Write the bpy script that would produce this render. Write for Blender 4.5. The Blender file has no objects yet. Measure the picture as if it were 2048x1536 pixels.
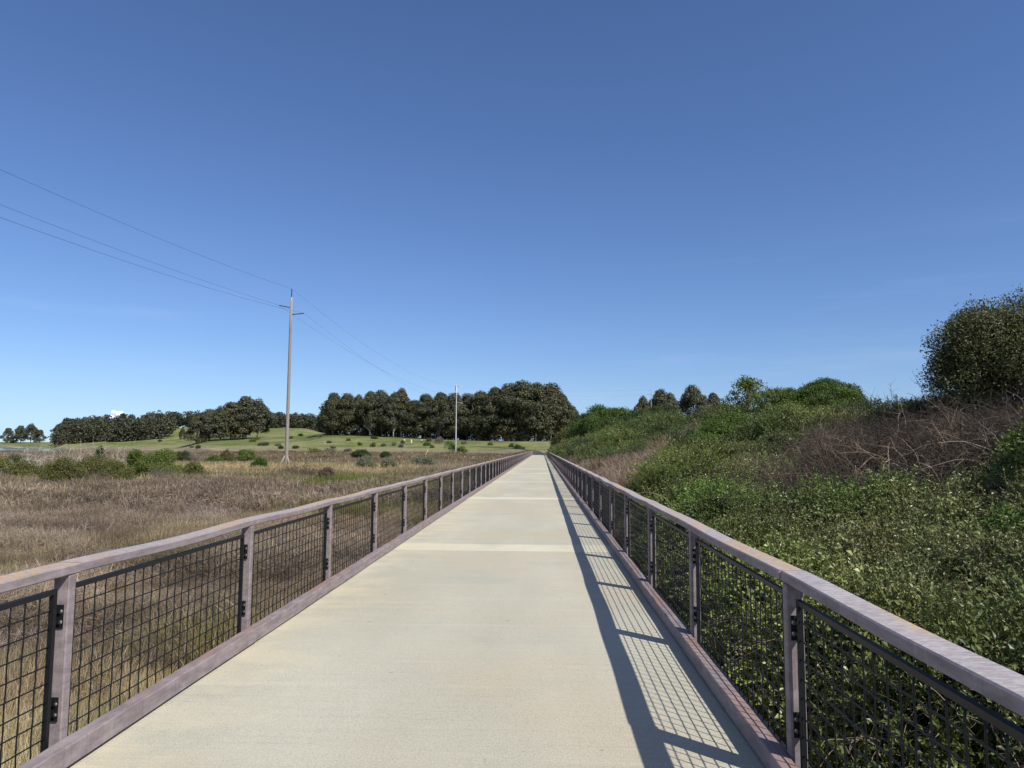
import bpy, bmesh, math, random
import numpy as np
from mathutils import Matrix, Vector
S = bpy.context.scene
C = S.collection
rng = np.random.default_rng(7)
random.seed(7)
# ------------------------------------------------------------------ numbers of the place
EYE = 1.6755                       # camera height over the deck
BAY = 2.438                        # post spacing (8 ft)
FALL = 0.002                       # the deck falls very slightly away from the camera
XL, XR = -2.537, 1.260             # inner faces of the railing posts
DECK_END = 192.0
SUN = Vector((0.70, -0.63, 1.0)).normalized()
#GROUND-BEGIN
def vn(x, y, s=0):
    x = np.asarray(x, float); y = np.asarray(y, float)
    i = np.floor(x); j = np.floor(y); fx = x - i; fy = y - j
    fx = fx*fx*(3-2*fx); fy = fy*fy*(3-2*fy)
    def h(a, b):
        v = np.sin(a*127.1 + b*311.7 + s*74.7)*43758.5453
        return v - np.floor(v)
    return (h(i, j)*(1-fx) + h(i+1, j)*fx)*(1-fy) + (h(i, j+1)*(1-fx) + h(i+1, j+1)*fx)*fy
def fbm(x, y, s=0, o=3):
    t = 0; a = .5; n = 0
    for k in range(o):
        t = t + a*vn(x*2**k, y*2**k, s+k); n += a; a *= .5
    return t/n
def sstep(a, b, v):
    t = np.clip((np.asarray(v, float)-a)/(b-a), 0, 1)
    return t*t*(3-2*t)
UK = np.array([-1000, 0, 80, 105, 200, 330, 420, 600, 650, 1000, 1100, 1400.])
YK = np.array([0, 230, 280, 330, 380, 430, 520, 620, 720, 850, 1100, 2000, 8000.])
ZT = np.array([
 [-1.45,-1.5,-1.6,-1.7,-1.8,-1.9,-2.7,-2.8,-2.8, 4.0, 5, 5, 5],
 [-1.45,-1.5,-1.6,-1.7,-1.8,-1.9,-2.7,-2.8,-2.8, 4.0, 5, 5, 5],
 [-1.45,-1.5,-1.6,-1.7,-1.8,-1.9,-2.7,-2.6, 0.0, 4.5, 5, 5, 5],
 [-1.45,-1.5,-1.6,-1.7,-1.8,-1.9,-2.6, 2.0, 9.0,15.0,16,16,16],
 [-1.45,-1.5,-1.6,-1.7,-1.8,-1.9, 0.5, 4.8,12.0,20.0,22,22,22],
 [-1.45,-1.5,-1.6,-1.6,-1.4,-0.5, 3.0, 7.5,16.0,23.0,25,25,25],
 [-1.45,-1.5,-1.5,-1.0, 1.2, 4.0, 8.0,12.0,17.5,24.0,27,27,27],
 [-1.45,-1.5,-1.3, 0.4, 3.0, 6.0,10.0,14.5,19.0,23.0,26,26,26],
 [-1.45,-1.5,-1.0, 1.5, 5.0, 8.2,10.5,12.0,14.0,17.0,18,18,18],
 [-1.45,-1.3, 0.0, 2.0, 4.4, 5.3, 6.0, 6.5, 7.0, 7.0, 7, 7, 7],
 [-1.45,-1.3, 0.3, 2.6, 4.6, 5.3, 6.0, 6.5, 7.0, 7.0, 7, 7, 7],
 [-1.45,-1.2, 1.0, 3.0, 4.6, 5.3, 6.0, 6.5, 7.0, 7.0, 7, 7, 7]])
def path_x(Y):
    return np.interp(Y, [180, 192, 215, 240, 265, 290, 320, 360], [-.64, -.64, -.9, -2.2, -5.5, -11.5, -24., -48.])
def path_z(Y):
    return np.interp(Y, [180, 192, 230, 270, 300, 360], [-.40, -.40, .05, .75, 1.25, 2.6])
def ground(X, Y):
    X = np.asarray(X, float); Y = np.asarray(Y, float)
    Yc = np.maximum(Y, 1.)
    u = np.clip(1084 + 1450*X/Yc, -999, 1399)
    yy = np.clip(Yc, 0, 7999)
    i = np.clip(np.searchsorted(UK, u) - 1, 0, len(UK)-2); j = np.clip(np.searchsorted(YK, yy) - 1, 0, len(YK)-2)
    a = (u-UK[i])/(UK[i+1]-UK[i]); b = (yy-YK[j])/(YK[j+1]-YK[j])
    a = a*a*(3-2*a)
    z = (ZT[i, j]*(1-a)+ZT[i+1, j]*a)*(1-b) + (ZT[i, j+1]*(1-a)+ZT[i+1, j+1]*a)*b
    amp = np.interp(Yc, [0, 40, 200, 300, 600, 2000], [.12, .25, .15, .5, 1.6, 1.5])
    sc = np.interp(Yc, [0, 60, 300, 800], [5, 9, 30, 60])
    z = z + amp*(fbm(X/np.maximum(sc, 5), Y/np.maximum(sc, 5), 3)-.5)*(z > -1.85)
    # bank along the bridge
    up = np.interp(X, [1.6, 2.2, 3.0, 5.3, 6.8, 8.2, 10, 13, 20, 40], [-.1, .3, .75, 1.15, 1.55, 2.15, 2.95, 3.75, 4.2, 4.4])
    up = up*(1 - .14*(1-sstep(26, 44, Y))*sstep(8, 12.5, X))
    keep = 1 - sstep(150, 250, Y)
    bank = -1.3 + up + .5*(fbm(X/7, Y/7, 11)-.5)*sstep(2, 5, X)
    z = np.where(X > 1.5, np.maximum(z, z*(1-keep) + bank*keep), z)
    # the path beyond the bridge on its low embankment
    d = np.abs(X - path_x(Y)); w = (1 - sstep(2.2, 9.0, d))*sstep(186, 194, Y)*(1-sstep(330, 360, Y))
    return z*(1-w) + (path_z(Y)-.03)*w
#GROUND-END
# ------------------------------------------------------------------ object helpers
def tag(o, label=None, cat=None, group=None, kind=None):
    if label: o['label'] = label
    if cat: o['category'] = cat
    if group: o['group'] = group
    if kind: o['kind'] = kind
    return o
def empty(name, loc, label, cat, group=None, rx=0, rz=0):
    o = bpy.data.objects.new(name, None); C.objects.link(o)
    o.location = loc; o.rotation_euler = (rx, 0, rz); o.empty_display_size = .2
    return tag(o, label, cat, group)
def obj(name, me, parent=None, loc=None):
    o = bpy.data.objects.new(name, me); C.objects.link(o)
    if parent: o.parent = parent
    if loc is not None: o.location = loc
    return o
class MB:
    """collects vertices and faces and builds ONE mesh"""
    def __init__(s): s.V = []; s.F = []; s.M = []; s.n = 0
    def add(s, V, F, m=0):
        V = np.asarray(V, np.float32).reshape(-1, 3); F = np.asarray(F, np.int64)
        s.V.append(V); s.F.append(F + s.n); s.M.append(np.full(len(F), m, np.int32)); s.n += len(V)
    def box(s, a, b, m=0):
        x0, y0, z0 = [min(p, q) for p, q in zip(a, b)]; x1, y1, z1 = [max(p, q) for p, q in zip(a, b)]
        V = [(x0,y0,z0),(x1,y0,z0),(x1,y1,z0),(x0,y1,z0),(x0,y0,z1),(x1,y0,z1),(x1,y1,z1),(x0,y1,z1)]
        s.add(V, [(0,3,2,1),(4,5,6,7),(0,1,5,4),(1,2,6,5),(2,3,7,6),(3,0,4,7)], m)
    def tube(s, P, R, n=6, m=0, cap=True):
        P = np.asarray(P, float); R = np.broadcast_to(np.asarray(R, float), (len(P),))
        T = np.gradient(P, axis=0); T /= np.linalg.norm(T, axis=1)[:, None] + 1e-9
        ref = np.array([0, 0, 1.]) if abs(T[:, 2]).mean() < .8 else np.array([1., 0, 0])
        U = np.cross(T, ref); U /= np.linalg.norm(U, axis=1)[:, None] + 1e-9; W = np.cross(T, U)
        a = np.arange(n)*2*math.pi/n
        V = P[:, None] + R[:, None, None]*(np.cos(a)[None, :, None]*U[:, None] + np.sin(a)[None, :, None]*W[:, None])
        k = len(P); i = np.arange(k-1)[:, None]*n; j = np.arange(n)[None]; j2 = (j+1) % n
        F = np.stack([i+j, i+j2, i+n+j2, i+n+j], -1).reshape(-1, 4)
        base = s.n
        s.add(V.reshape(-1, 3), F, m)
        if cap and n > 2:
            for off, flip in ((0, 1), ((k-1)*n, 0)):
                s.V.append(np.zeros((0, 3), np.float32)); r = np.arange(n) + off + base
                s.F.append((r[::-1] if flip else r)[None].astype(np.int64)); s.M.append(np.full(1, m, np.int32))
    def build(s, name, mats, smooth=False):
        V = np.concatenate(s.V); me = bpy.data.meshes.new(name)
        sizes = np.concatenate([np.full(len(f), f.shape[1]) for f in s.F]); loops = np.concatenate([f.ravel() for f in s.F])
        me.vertices.add(len(V)); me.vertices.foreach_set('co', V.ravel().astype(np.float32))
        me.loops.add(len(loops)); me.loops.foreach_set('vertex_index', loops.astype(np.int32))
        me.polygons.add(len(sizes)); st = np.concatenate([[0], np.cumsum(sizes)[:-1]])
        me.polygons.foreach_set('loop_start', st.astype(np.int32))
        for m in (mats if isinstance(mats, (list, tuple)) else [mats]): me.materials.append(m)
        me.polygons.foreach_set('material_index', np.concatenate(s.M))
        me.polygons.foreach_set('use_smooth', np.full(len(sizes), bool(smooth)))
        me.update(calc_edges=True); me.validate()
        return me
# ------------------------------------------------------------------ materials
def new_mat(name):
    m = bpy.data.materials.new(name); m.use_nodes = True; nt = m.node_tree; nt.nodes.clear()
    out = nt.nodes.new('ShaderNodeOutputMaterial')
    return m, nt, out
def nd(nt, typ, inputs=None, **kw):
    n = nt.nodes.new(typ)
    for k, v in kw.items(): setattr(n, k, v)
    for k, v in (inputs or {}).items():
        if isinstance(v, bpy.types.NodeSocket): nt.links.new(v, n.inputs[k])
        else: n.inputs[k].default_value = v
    return n
def c4(c): return (c[0], c[1], c[2], 1)
def mix(nt, a, b, f, mode='MIX'):
    n = nt.nodes.new('ShaderNodeMix'); n.data_type = 'RGBA'; n.blend_type = mode
    for sock, v in ((n.inputs['Factor'], f), (n.inputs['A'], a), (n.inputs['B'], b)):
        pass
    def put(i, v):
        if isinstance(v, bpy.types.NodeSocket): nt.links.new(v, n.inputs[i])
        else: n.inputs[i].default_value = v if not isinstance(v, tuple) or len(v) == 4 else c4(v)
    put(0, f); put(6, a); put(7, b)
    return n.outputs[2]
def ramp(nt, fac, p0, p1):
    n = nd(nt, 'ShaderNodeMapRange', {0: fac, 1: p0, 2: p1, 3: 0., 4: 1.}); n.interpolation_type = 'SMOOTHSTEP'
    return n.outputs[0]
def noise(nt, vec, scale, detail=3, rough=.55):
    n = nd(nt, 'ShaderNodeTexNoise', {'Scale': scale, 'Detail': detail, 'Roughness': rough})
    if vec is not None: nt.links.new(vec, n.inputs['Vector'])
    return n.outputs[0]
def coords(nt, scale=(1, 1, 1), world=True):
    src = nd(nt, 'ShaderNodeNewGeometry').outputs['Position'] if world else nd(nt, 'ShaderNodeTexCoord').outputs['Object']
    return nd(nt, 'ShaderNodeMapping', {'Vector': src, 'Scale': scale}).outputs[0]
def math_n(nt, op, a, b):
    n = nt.nodes.new('ShaderNodeMath'); n.operation = op
    for i, v in enumerate((a, b)):
        if isinstance(v, bpy.types.NodeSocket): nt.links.new(v, n.inputs[i])
        else: n.inputs[i].default_value = v
    return n.outputs[0]
def simple(name, col, rough=.6, metal=0., var=.15, scale=20, spec=.3, bump=0.):
    m, nt, out = new_mat(name)
    p = coords(nt, world=False)
    f = noise(nt, p, scale, 4)
    c = mix(nt, tuple(v*(1-var) for v in col), tuple(min(1, v*(1+var)) for v in col), f)
    b = nd(nt, 'ShaderNodeBsdfPrincipled', {'Base Color': c, 'Roughness': rough, 'Metallic': metal, 'Specular IOR Level': spec})
    if bump: nt.links.new(nd(nt, 'ShaderNodeBump', {'Height': f, 'Strength': bump, 'Distance': .01}).outputs[0], b.inputs['Normal'])
    nt.links.new(b.outputs[0], out.inputs[0])
    return m
def leaf_mat(name, dark, light, trans=.3, tint=False, rough=.55, spec=.25, odd=None, oddp=.05):
    """leaf blades: colour varies from leaf to leaf, thin enough to let some light through"""
    m, nt, out = new_mat(name)
    r = nd(nt, 'ShaderNodeNewGeometry').outputs['Random Per Island']
    c = mix(nt, dark, light, r)
    if odd:
        k = math_n(nt, 'GREATER_THAN', math_n(nt, 'FRACT', math_n(nt, 'MULTIPLY', r, 17.3), 0.), 1-oddp)
        c = mix(nt, c, odd, k)
    if tint:
        a = nd(nt, 'ShaderNodeAttribute', attribute_name='tint'); a.attribute_type = 'INSTANCER'
        c = mix(nt, c, a.outputs['Color'], 1., 'MULTIPLY')
    b = nd(nt, 'ShaderNodeBsdfPrincipled', {'Base Color': c, 'Roughness': rough, 'Specular IOR Level': spec})
    t = nd(nt, 'ShaderNodeBsdfTranslucent', {'Color': c})
    s = nd(nt, 'ShaderNodeMixShader', {0: trans, 1: b.outputs[0], 2: t.outputs[0]})
    nt.links.new(s.outputs[0], out.inputs[0])
    return m
def concrete(name, a, b, warm, joint=False):
    m, nt, out = new_mat(name)
    p = coords(nt); broom = coords(nt, (.55, 34, 1)); long_ = coords(nt, (1.1, .28, 1)); fine = coords(nt, (2.2, 150, 1))
    c = mix(nt, a, b, ramp(nt, noise(nt, long_, .55, 4), .3, .7))
    c = mix(nt, c, (.36, .365, .315), math_n(nt, 'MULTIPLY', ramp(nt, noise(nt, coords(nt, (.9, .9, 1)), .8, 5, .65), .5, .72), .6))
    c = mix(nt, c, warm, math_n(nt, 'MULTIPLY', ramp(nt, noise(nt, p, .33, 3), .42, .68), .7))
    c = mix(nt, c, (.20, .185, .14), math_n(nt, 'MULTIPLY', ramp(nt, noise(nt, broom, 1., 5, .75), .48, .78), .30))
    c = mix(nt, c, (.62, .59, .47), math_n(nt, 'MULTIPLY', ramp(nt, noise(nt, coords(nt, (.35, 6, 1)), 1., 4, .65), .54, .75), .28))
    g = noise(nt, p, 150, 3, .7)
    c = mix(nt, c, (.16, .15, .12), math_n(nt, 'MULTIPLY', ramp(nt, g, .50, .68), .7))
    c = mix(nt, c, (.68, .66, .56), math_n(nt, 'MULTIPLY', ramp(nt, noise(nt, p, 105, 3, .7), .53, .70), .6))
    # sandy strip of wear beside the kerb
    px = nd(nt, 'ShaderNodeSeparateXYZ', {0: p}).outputs[0]
    edge = nd(nt, 'ShaderNodeMapRange', {0: px, 1: XL+1.1, 2: XL+.1, 3: 0., 4: 1.}).outputs[0]
    c = mix(nt, c, (.60, .53, .37), math_n(nt, 'MULTIPLY', math_n(nt, 'MULTIPLY', edge, .6), ramp(nt, noise(nt, coords(nt, (1.1, 1.6, 1)), 1.2, 5, .7), .38, .66)))
    # a few drips and dark spots
    c = mix(nt, c, (.12, .11, .09), math_n(nt, 'MULTIPLY', ramp(nt, noise(nt, p, 7.5, 2, .5), .742, .76), .5))
    h = math_n(nt, 'ADD', math_n(nt, 'MULTIPLY', noise(nt, fine, 1., 3), .7), math_n(nt, 'MULTIPLY', g, .6))
    bp = nd(nt, 'ShaderNodeBump', {'Height': h, 'Strength': .8, 'Distance': .006})
    bs = nd(nt, 'ShaderNodeBsdfPrincipled', {'Base Color': c, 'Roughness': .9, 'Specular IOR Level': .2, 'Normal': bp.outputs[0]})
    nt.links.new(bs.outputs[0], out.inputs[0])
    return m
def lumber(name, lichen=False, rust=0.):
    """weathered purplish recycled-plastic lumber; lichen only where the upper side catches rain"""
    m, nt, out = new_mat(name)
    p = coords(nt)
    c = mix(nt, (.185, .150, .155), (.285, .243, .250), ramp(nt, noise(nt, coords(nt, (6, 2.2, 9)), 2.2, 5, .65), .3, .7))
    c = mix(nt, c, (.37, .33, .335), math_n(nt, 'MULTIPLY', ramp(nt, noise(nt, coords(nt, (30, 9, 5)), 1.3, 4, .7), .55, .75), .6))
    c = mix(nt, c, (.12, .09, .10), math_n(nt, 'MULTIPLY', ramp(nt, noise(nt, coords(nt, (25, 40, 2.5)), 1.2, 4, .7), .55, .78), .6))
    if lichen or rust:
        up = nd(nt, 'ShaderNodeSeparateXYZ', {0: nd(nt, 'ShaderNodeNewGeometry').outputs['True Normal']}).outputs[2]
        top = ramp(nt, up, .6, .9)
    if lichen:
        c = mix(nt, c, mix(nt, (.27, .24, .25), (.50, .47, .48), ramp(nt, noise(nt, coords(nt, (16, 60, 1)), 1.2, 5, .75), .35, .68)), math_n(nt, 'MULTIPLY', top, .75))
        l = math_n(nt, 'MULTIPLY', ramp(nt, noise(nt, coords(nt, (2.2, .75, 1)), 1.0, 3), .44, .58), ramp(nt, noise(nt, p, 55, 4, .7), .46, .56))
        c = mix(nt, c, (.50, .30, .10), math_n(nt, 'MULTIPLY', math_n(nt, 'MULTIPLY', l, top), .85))
    if rust:
        l = ramp(nt, noise(nt, coords(nt, (1, .8, 1)), .9, 3), .42, .62)
        c = mix(nt, c, (.27, .15, .10), math_n(nt, 'MULTIPLY', math_n(nt, 'MULTIPLY', l, top), rust))
    h = noise(nt, coords(nt, (40, 12, 40)), 2, 4, .7)
    bp = nd(nt, 'ShaderNodeBump', {'Height': h, 'Strength': .35, 'Distance': .003})
    bs = nd(nt, 'ShaderNodeBsdfPrincipled', {'Base Color': c, 'Roughness': .72, 'Specular IOR Level': .3, 'Normal': bp.outputs[0]})
    nt.links.new(bs.outputs[0], out.inputs[0])
    return m
M = {}
M['slab'] = concrete('slab_concrete', (.415, .40, .315), (.505, .485, .39), (.475, .41, .30))
M['strip'] = concrete('strip_concrete', (.56, .53, .40), (.64, .60, .47), (.60, .55, .40))
M['lumber'] = lumber('lumber')
M['rail'] = lumber('lumber_rail', lichen=True)
M['kerb'] = lumber('lumber_kerb', rust=.55)
M['steel'] = simple('black_steel', (.010, .011, .013), .5, 0., .3, 60, .25)
M['bolt'] = simple('bolt_steel', (.55, .54, .50), .3, 1., .1, 80)
M['wood'] = simple('pole_wood', (.265, .24, .215), .85, 0, .35, 6, .2, .4)
M['galv'] = simple('galvanised_steel', (.50, .53, .55), .5, .3, .08, 3)
M['polymer'] = simple('dark_insulator', (.05, .06, .07), .5)
M['wire'] = simple('conductor', (.10, .10, .11), .5, .5)
M['yellow'] = simple('yellow_guard', (.62, .52, .04), .5)
M['white'] = simple('white_paint', (.75, .74, .70), .5)
M['dark'] = simple('dark_paint', (.03, .03, .03), .6)
M['bark'] = simple('bark', (.17, .13, .10), .9, 0, .4, 3, .1)
M['palebark'] = simple('pale_bark', (.36, .31, .25), .9, 0, .3, 3, .1)
M['asphalt'] = simple('asphalt', (.055, .057, .062), .9, 0, .25, .6, .2)
M['concrete_dark'] = simple('pier_concrete', (.30, .29, .26), .9, 0, .2, 2)
# ------------------------------------------------------------------ ground, water, path
def build_ground():
    ang = np.concatenate([np.radians(np.arange(-52, 52.01, .36)), np.radians(np.arange(56, 307.9, 6.))])   # clockwise from +Y
    rad = np.concatenate([[.6], np.geomspace(1.0, 8000, 330)])
    A, Rr = np.meshgrid(ang, rad); X = np.sin(A)*Rr; Y = np.cos(A)*Rr
    Z = ground(X, Y)
    n = len(ang); k = len(rad)
    V = np.stack([X, Y, Z], -1).reshape(-1, 3)
    i = np.arange(k-1)[:, None]*n; j = np.arange(n)[None]; j2 = (j+1) % n
    F = np.stack([i+j, i+n+j, i+n+j2, i+j2], -1).reshape(-1, 4)
    mb = MB(); mb.add(V, F[:, ::-1])
    me = mb.build('ground', M_ground(), smooth=True)
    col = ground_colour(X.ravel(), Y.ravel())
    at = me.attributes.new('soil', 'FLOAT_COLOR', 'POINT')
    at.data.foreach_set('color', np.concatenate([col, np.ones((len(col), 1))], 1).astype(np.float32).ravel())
    o = obj('ground', me); tag(o, kind='structure')
def M_ground():
    m, nt, out = new_mat('ground')
    a = nd(nt, 'ShaderNodeAttribute', attribute_name='soil').outputs['Color']
    p = coords(nt)
    f = noise(nt, p, 1.3, 6, .7)
    c = mix(nt, a, (.55, .55, .55), ramp(nt, f, .35, .7), 'SOFT_LIGHT')
    c = mix(nt, c, mix(nt, c, (.45, .42, .36), 1., 'MULTIPLY'), ramp(nt, noise(nt, p, .55, 6, .75), .52, .66))
    c = mix(nt, c, mix(nt, c, (1.5, 1.4, 1.1), 1., 'MULTIPLY'), ramp(nt, noise(nt, p, .17, 5, .7), .54, .68))
    bp = nd(nt, 'ShaderNodeBump', {'Height': noise(nt, p, 4, 6, .8), 'Strength': .9, 'Distance': .35})
    bs = nd(nt, 'ShaderNodeBsdfPrincipled', {'Base Color': c, 'Roughness': 1., 'Specular IOR Level': .02, 'Normal': bp.outputs[0]})
    nt.links.new(bs.outputs[0], out.inputs[0])
    return m
def lerp(a, b, t): return a*(1-t[:, None]) + np.asarray(b)[None]*t[:, None]
def ground_colour(X, Y):
    n = len(X); Yc = np.maximum(Y, 1)
    u = 1084 + 1450*X/Yc
    c = np.tile(np.array([[.135, .108, .085]]), (n, 1))
    d = sstep(.45, .65, fbm(X/14, Y/9, 21)); c = lerp(c, (.20, .165, .105), d*.7)
    # salt marsh, brown and flat, from about 110 m out
    far = sstep(105, 150, Y); c = lerp(c, (.19, .16, .125), far*.85)
    c = lerp(c, (.145, .12, .10), far*sstep(.5, .7, fbm(X/40, Y/14, 22))*.8)
    # green pasture beyond
    edge = np.interp(u, [0, 100, 200, 330, 420, 600, 650, 1000, 1100], [760, 560, 465, 400, 345, 292, 282, 250, 240])
    g = sstep(0, 18, Y - edge + 16*(fbm(X/25, Y/25, 23)-.5))
    green = np.tile(np.array([[.135, .165, .060]]), (n, 1))
    green = lerp(green, (.20, .225, .08), sstep(.45, .7, fbm(X/60, Y/45, 24)))
    green = lerp(green, (.25, .23, .135), sstep(.46, .66, fbm(X/26, Y/13, 25))*.8)
    green = lerp(green, (.085, .115, .035), sstep(.52, .66, fbm(X/18, Y/9, 29))*.65)
    lowg = 1 - sstep(10, 60, Y - edge)
    green = lerp(green, (.245, .22, .15), lowg*.75)
    c = lerp(c, (0, 0, 0), g) + green*g[:, None]
    # bare pale shore
    sh = np.exp(-((Y-edge-3)/6.)**2)*sstep(.5, .6, fbm(X/18, Y/9, 26))*(u < 700); c = lerp(c, (.36, .31, .22), np.clip(sh, 0, 1)*.9)
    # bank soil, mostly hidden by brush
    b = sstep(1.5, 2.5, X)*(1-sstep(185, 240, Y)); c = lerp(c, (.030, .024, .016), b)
    # dry margins of the asphalt path
    pd = np.abs(X-path_x(Y)); c = lerp(c, (.30, .26, .17), (1-sstep(2, 9, pd))*sstep(188, 196, Y)*(1-sstep(240, 300, Y))*.8)
    return c
build_ground()
def build_water():
    m, nt, out = new_mat('water')
    bp = nd(nt, 'ShaderNodeBump', {'Height': noise(nt, coords(nt, (.25, .6, 1)), 1., 4), 'Strength': .35, 'Distance': .3})
    bs = nd(nt, 'ShaderNodeBsdfPrincipled', {'Base Color': c4((.05, .10, .15)), 'Roughness': .12, 'Specular IOR Level': .5, 'Normal': bp.outputs[0]})
    nt.links.new(bs.outputs[0], out.inputs[0])
    mb = MB(); mb.add([(-1500, 440, -2.1), (-150, 440, -2.1), (-150, 840, -2.1), (-1500, 840, -2.1)], [(0, 1, 2, 3)])
    tag(obj('water', mb.build('water', m)), kind='structure')
build_water()
def build_path():
    mb = MB(); Ys = np.linspace(DECK_END+.05, 345, 60); xs = path_x(Ys); zs = path_z(Ys)
    w = 1.75; tx = np.gradient(xs, Ys); nx = 1/np.sqrt(1+tx**2); ny = -tx*nx
    V = []
    for k, off in enumerate((-w, -w*.4, w*.4, w)):
        V.append(np.stack([xs+nx*off, Ys+ny*off, zs+.012*(1 if k in (1, 2) else 0)+.02], -1))
    V = np.stack(V, 1).reshape(-1, 3); F = []
    for i in range(59):
        for k in range(3): F.append((i*4+k, i*4+k+1, i*4+5+k, i*4+4+k))
    mb.add(V, F); tag(obj('path', mb.build('path', M['asphalt'])), kind='structure')
build_path()
# ------------------------------------------------------------------ the footbridge and its railings
def footbridge():
    root = empty('footbridge', (0, 0, 0), 'long straight concrete footbridge deck with pale strips across it', 'bridge', rx=-FALL)
    x0, x1 = XL + .004, XR - .004
    first = 12.47 - 12.19*2; y = -16.0
    def slab(a, b, mat, name, dz=0):
        mb = MB(); ys = np.linspace(a+.004, b-.004, max(2, int((b-a)/2)))
        for k in range(len(ys)-1): pass
        mb.box((x0, a+.004, -.26), (x1, b-.004, dz)); 
        return obj(name, mb.build(name, mat), root)
    cap = MB(); cap.box((x0-.15, -.3, -.62), (x1+.15, .3, -.264))
    capm = cap.build('cap_beam', M['concrete_dark'])
    pl = MB(); pl.tube([(0, 0, -3), (0, 0, -.62)], .2, 12); pm = pl.build('pile', M['concrete_dark'], True)
    for k in range(40):
        c = first + 12.19*k
        if c > DECK_END - 3: break
        slab(y, c-.43, M['slab'], 'deck_slab'); slab(c-.43, c+.43, M['strip'], 'closure_strip', .002)
        y = c + .43
        if k % 1 == 0:
            b = obj('cap_beam', capm, root, (0, c, 0))
            for px in (x0+.5, x1-.5): obj('pile', pm, root, (px, c, 0))
    slab(y, DECK_END, M['slab'], 'deck_slab')
footbridge()
def chamfer_box(mb, a, b, ch, m=0):
    bm = bmesh.new(); bmesh.ops.create_cube(bm, size=1)
    for v in bm.verts:
        v.co = Vector([(min(p, q)+max(p, q))/2 + c*abs(q-p) for p, q, c in zip(a, b, v.co)])
    bmesh.ops.bevel(bm, geom=list(bm.edges), offset=ch, segments=1, affect='EDGES')
    bm.verts.index_update()
    base = [tuple(v.co) for v in bm.verts]
    by = {}
    for f in bm.faces: by.setdefault(len(f.verts), []).append([v.index for v in f.verts])
    n0 = mb.n
    mb.add(base, np.zeros((0, 4), int), m)
    for kk, fs in by.items():
        mb.F.append(np.array(fs, np.int64) + n0); mb.M.append(np.full(len(fs), m, np.int32))
    bm.free()
def beam(L, x0, x1, z0, z1, ch, sag, wob, seed, s, segs=26, top=0.):
    """a long board along +Y whose line sags a little between the posts"""
    r = np.random.default_rng(abs(seed)); t = np.linspace(0, 1, segs+1); y = t*L
    ph = (y/BAY) % 1.0
    a = r.uniform(.6, 1.25)*sag
    dz = -a*np.sin(math.pi*ph)**2 + .004*np.sin(y*1.7+seed)*wob; dx = wob*.006*np.sin(y*1.3+r.uniform(0, 6)) + wob*.004*np.sin(y*2.9+r.uniform(0, 6))
    prof = np.array([(x0+ch, z0), (x1-ch, z0), (x1, z0+ch), (x1, z1-ch), (x1-ch, z1), (x0+ch, z1), (x0, z1-ch), (x0, z0+ch)])
    V = np.zeros((segs+1, 8, 3)); V[:, :, 0] = (prof[None, :, 0] + dx[:, None])*s; V[:, :, 1] = y[:, None]; V[:, :, 2] = prof[None, :, 1] + dz[:, None]
    if top: V[:, 3:7, 2] += r.normal(0, top, (segs+1, 4))
    mb = MB(); i = np.arange(segs)[:, None]*8; j = np.arange(8)[None]; j2 = (j+1) % 8
    F = np.stack([i+j, i+j2, i+8+j2, i+8+j], -1).reshape(-1, 4)
    n0 = mb.n
    mb.add(V.reshape(-1, 3), F if s < 0 else F[:, ::-1])
    e = np.arange(8)
    mb.F.append((e if s > 0 else e[::-1])[None].astype(np.int64)); mb.F.append(((e[::-1] if s > 0 else e) + segs*8)[None].astype(np.int64))
    mb.M += [np.zeros(1, np.int32)]*2
    return mb
def grid_mesh(s, seed):
    r = np.random.default_rng(seed); mb = MB(); y0, y1, z0, z1 = .08, BAY-.08, .07, .905; xx = .051*s
    nv, nh = 21, 8
    ys = np.linspace(y0, y1, nv+2)[1:-1]; zs = np.linspace(z0, z1, nh+2)[1:-1]
    for y in ys:
        z = np.linspace(z0, z1, 17); k = np.arange(17)
        P = np.stack([np.full(17, xx) + .0013*np.where(k % 4 < 2, 1, -1), np.full(17, y+r.normal(0, .002)) + .0010*np.sin(z*6+r.uniform(0, 6)), z], -1)
        mb.tube(P, .0042, 5)
    for z in zs:
        y = np.linspace(y0, y1, 23); k = np.arange(23)
        P = np.stack([np.full(23, xx-.003*s) + .0015*np.where(k % 2, 1, -1), y, np.full(23, z) + .002*np.sin(y*3+r.uniform(0, 6))+.0006*np.where(k % 2, 1, -1)], -1)
        mb.tube(P, .0042, 5)
    return mb.build('wire_grid', M['steel'], True)
def bracket_mesh(s, end):
    """bent plate bolted to the post; end=+1 sits on the far side of a post, -1 on the near side"""
    mb = MB(); e = end
    mb.box((.020*s, 0, -.062), (.0585*s, .006*e, .062)); mb.box((.0535*s, .0065*e, -.062), (.0585*s, .0325*e, .062))
    for z in (-.028, .028):
        mb.tube([(.033*s, .006*e, z), (.033*s, .009*e, z)], .0125, 12, 1); mb.tube([(.033*s, .0092*e, z), (.033*s, .019*e, z)], .0095, 6, 1)
    return mb.build('bracket', [M['steel'], M['bolt']])
def frame_mesh(s, with_brackets=False):
    mb = MB(); y0, y1 = .066, BAY-.066; x0, x1 = .038*s, .064*s; z0, z1 = .05, .92; t = .026
    mb.box((x0, y0, z1-t), (x1, y1, z1)); mb.box((x0, y0, z0), (x1, y1, z0+t))
    mb.box((x0, y0, z0+t), (x1, y0+t, z1-t)); mb.box((x0, y1-t, z0+t), (x1, y1, z1-t))
    if with_brackets:
        for y, e in ((.033, 1), (BAY-.033, -1)):
            for z in (.29, .77):
                mb.box((.020*s, y, z-.062), (.0585*s, y+.006*e, z+.062)); mb.box((.039*s, y+.006*e, z-.036), (.027*s, y+.016*e, z+.036))
    return mb.build('mesh_panel', M['steel'])
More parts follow.
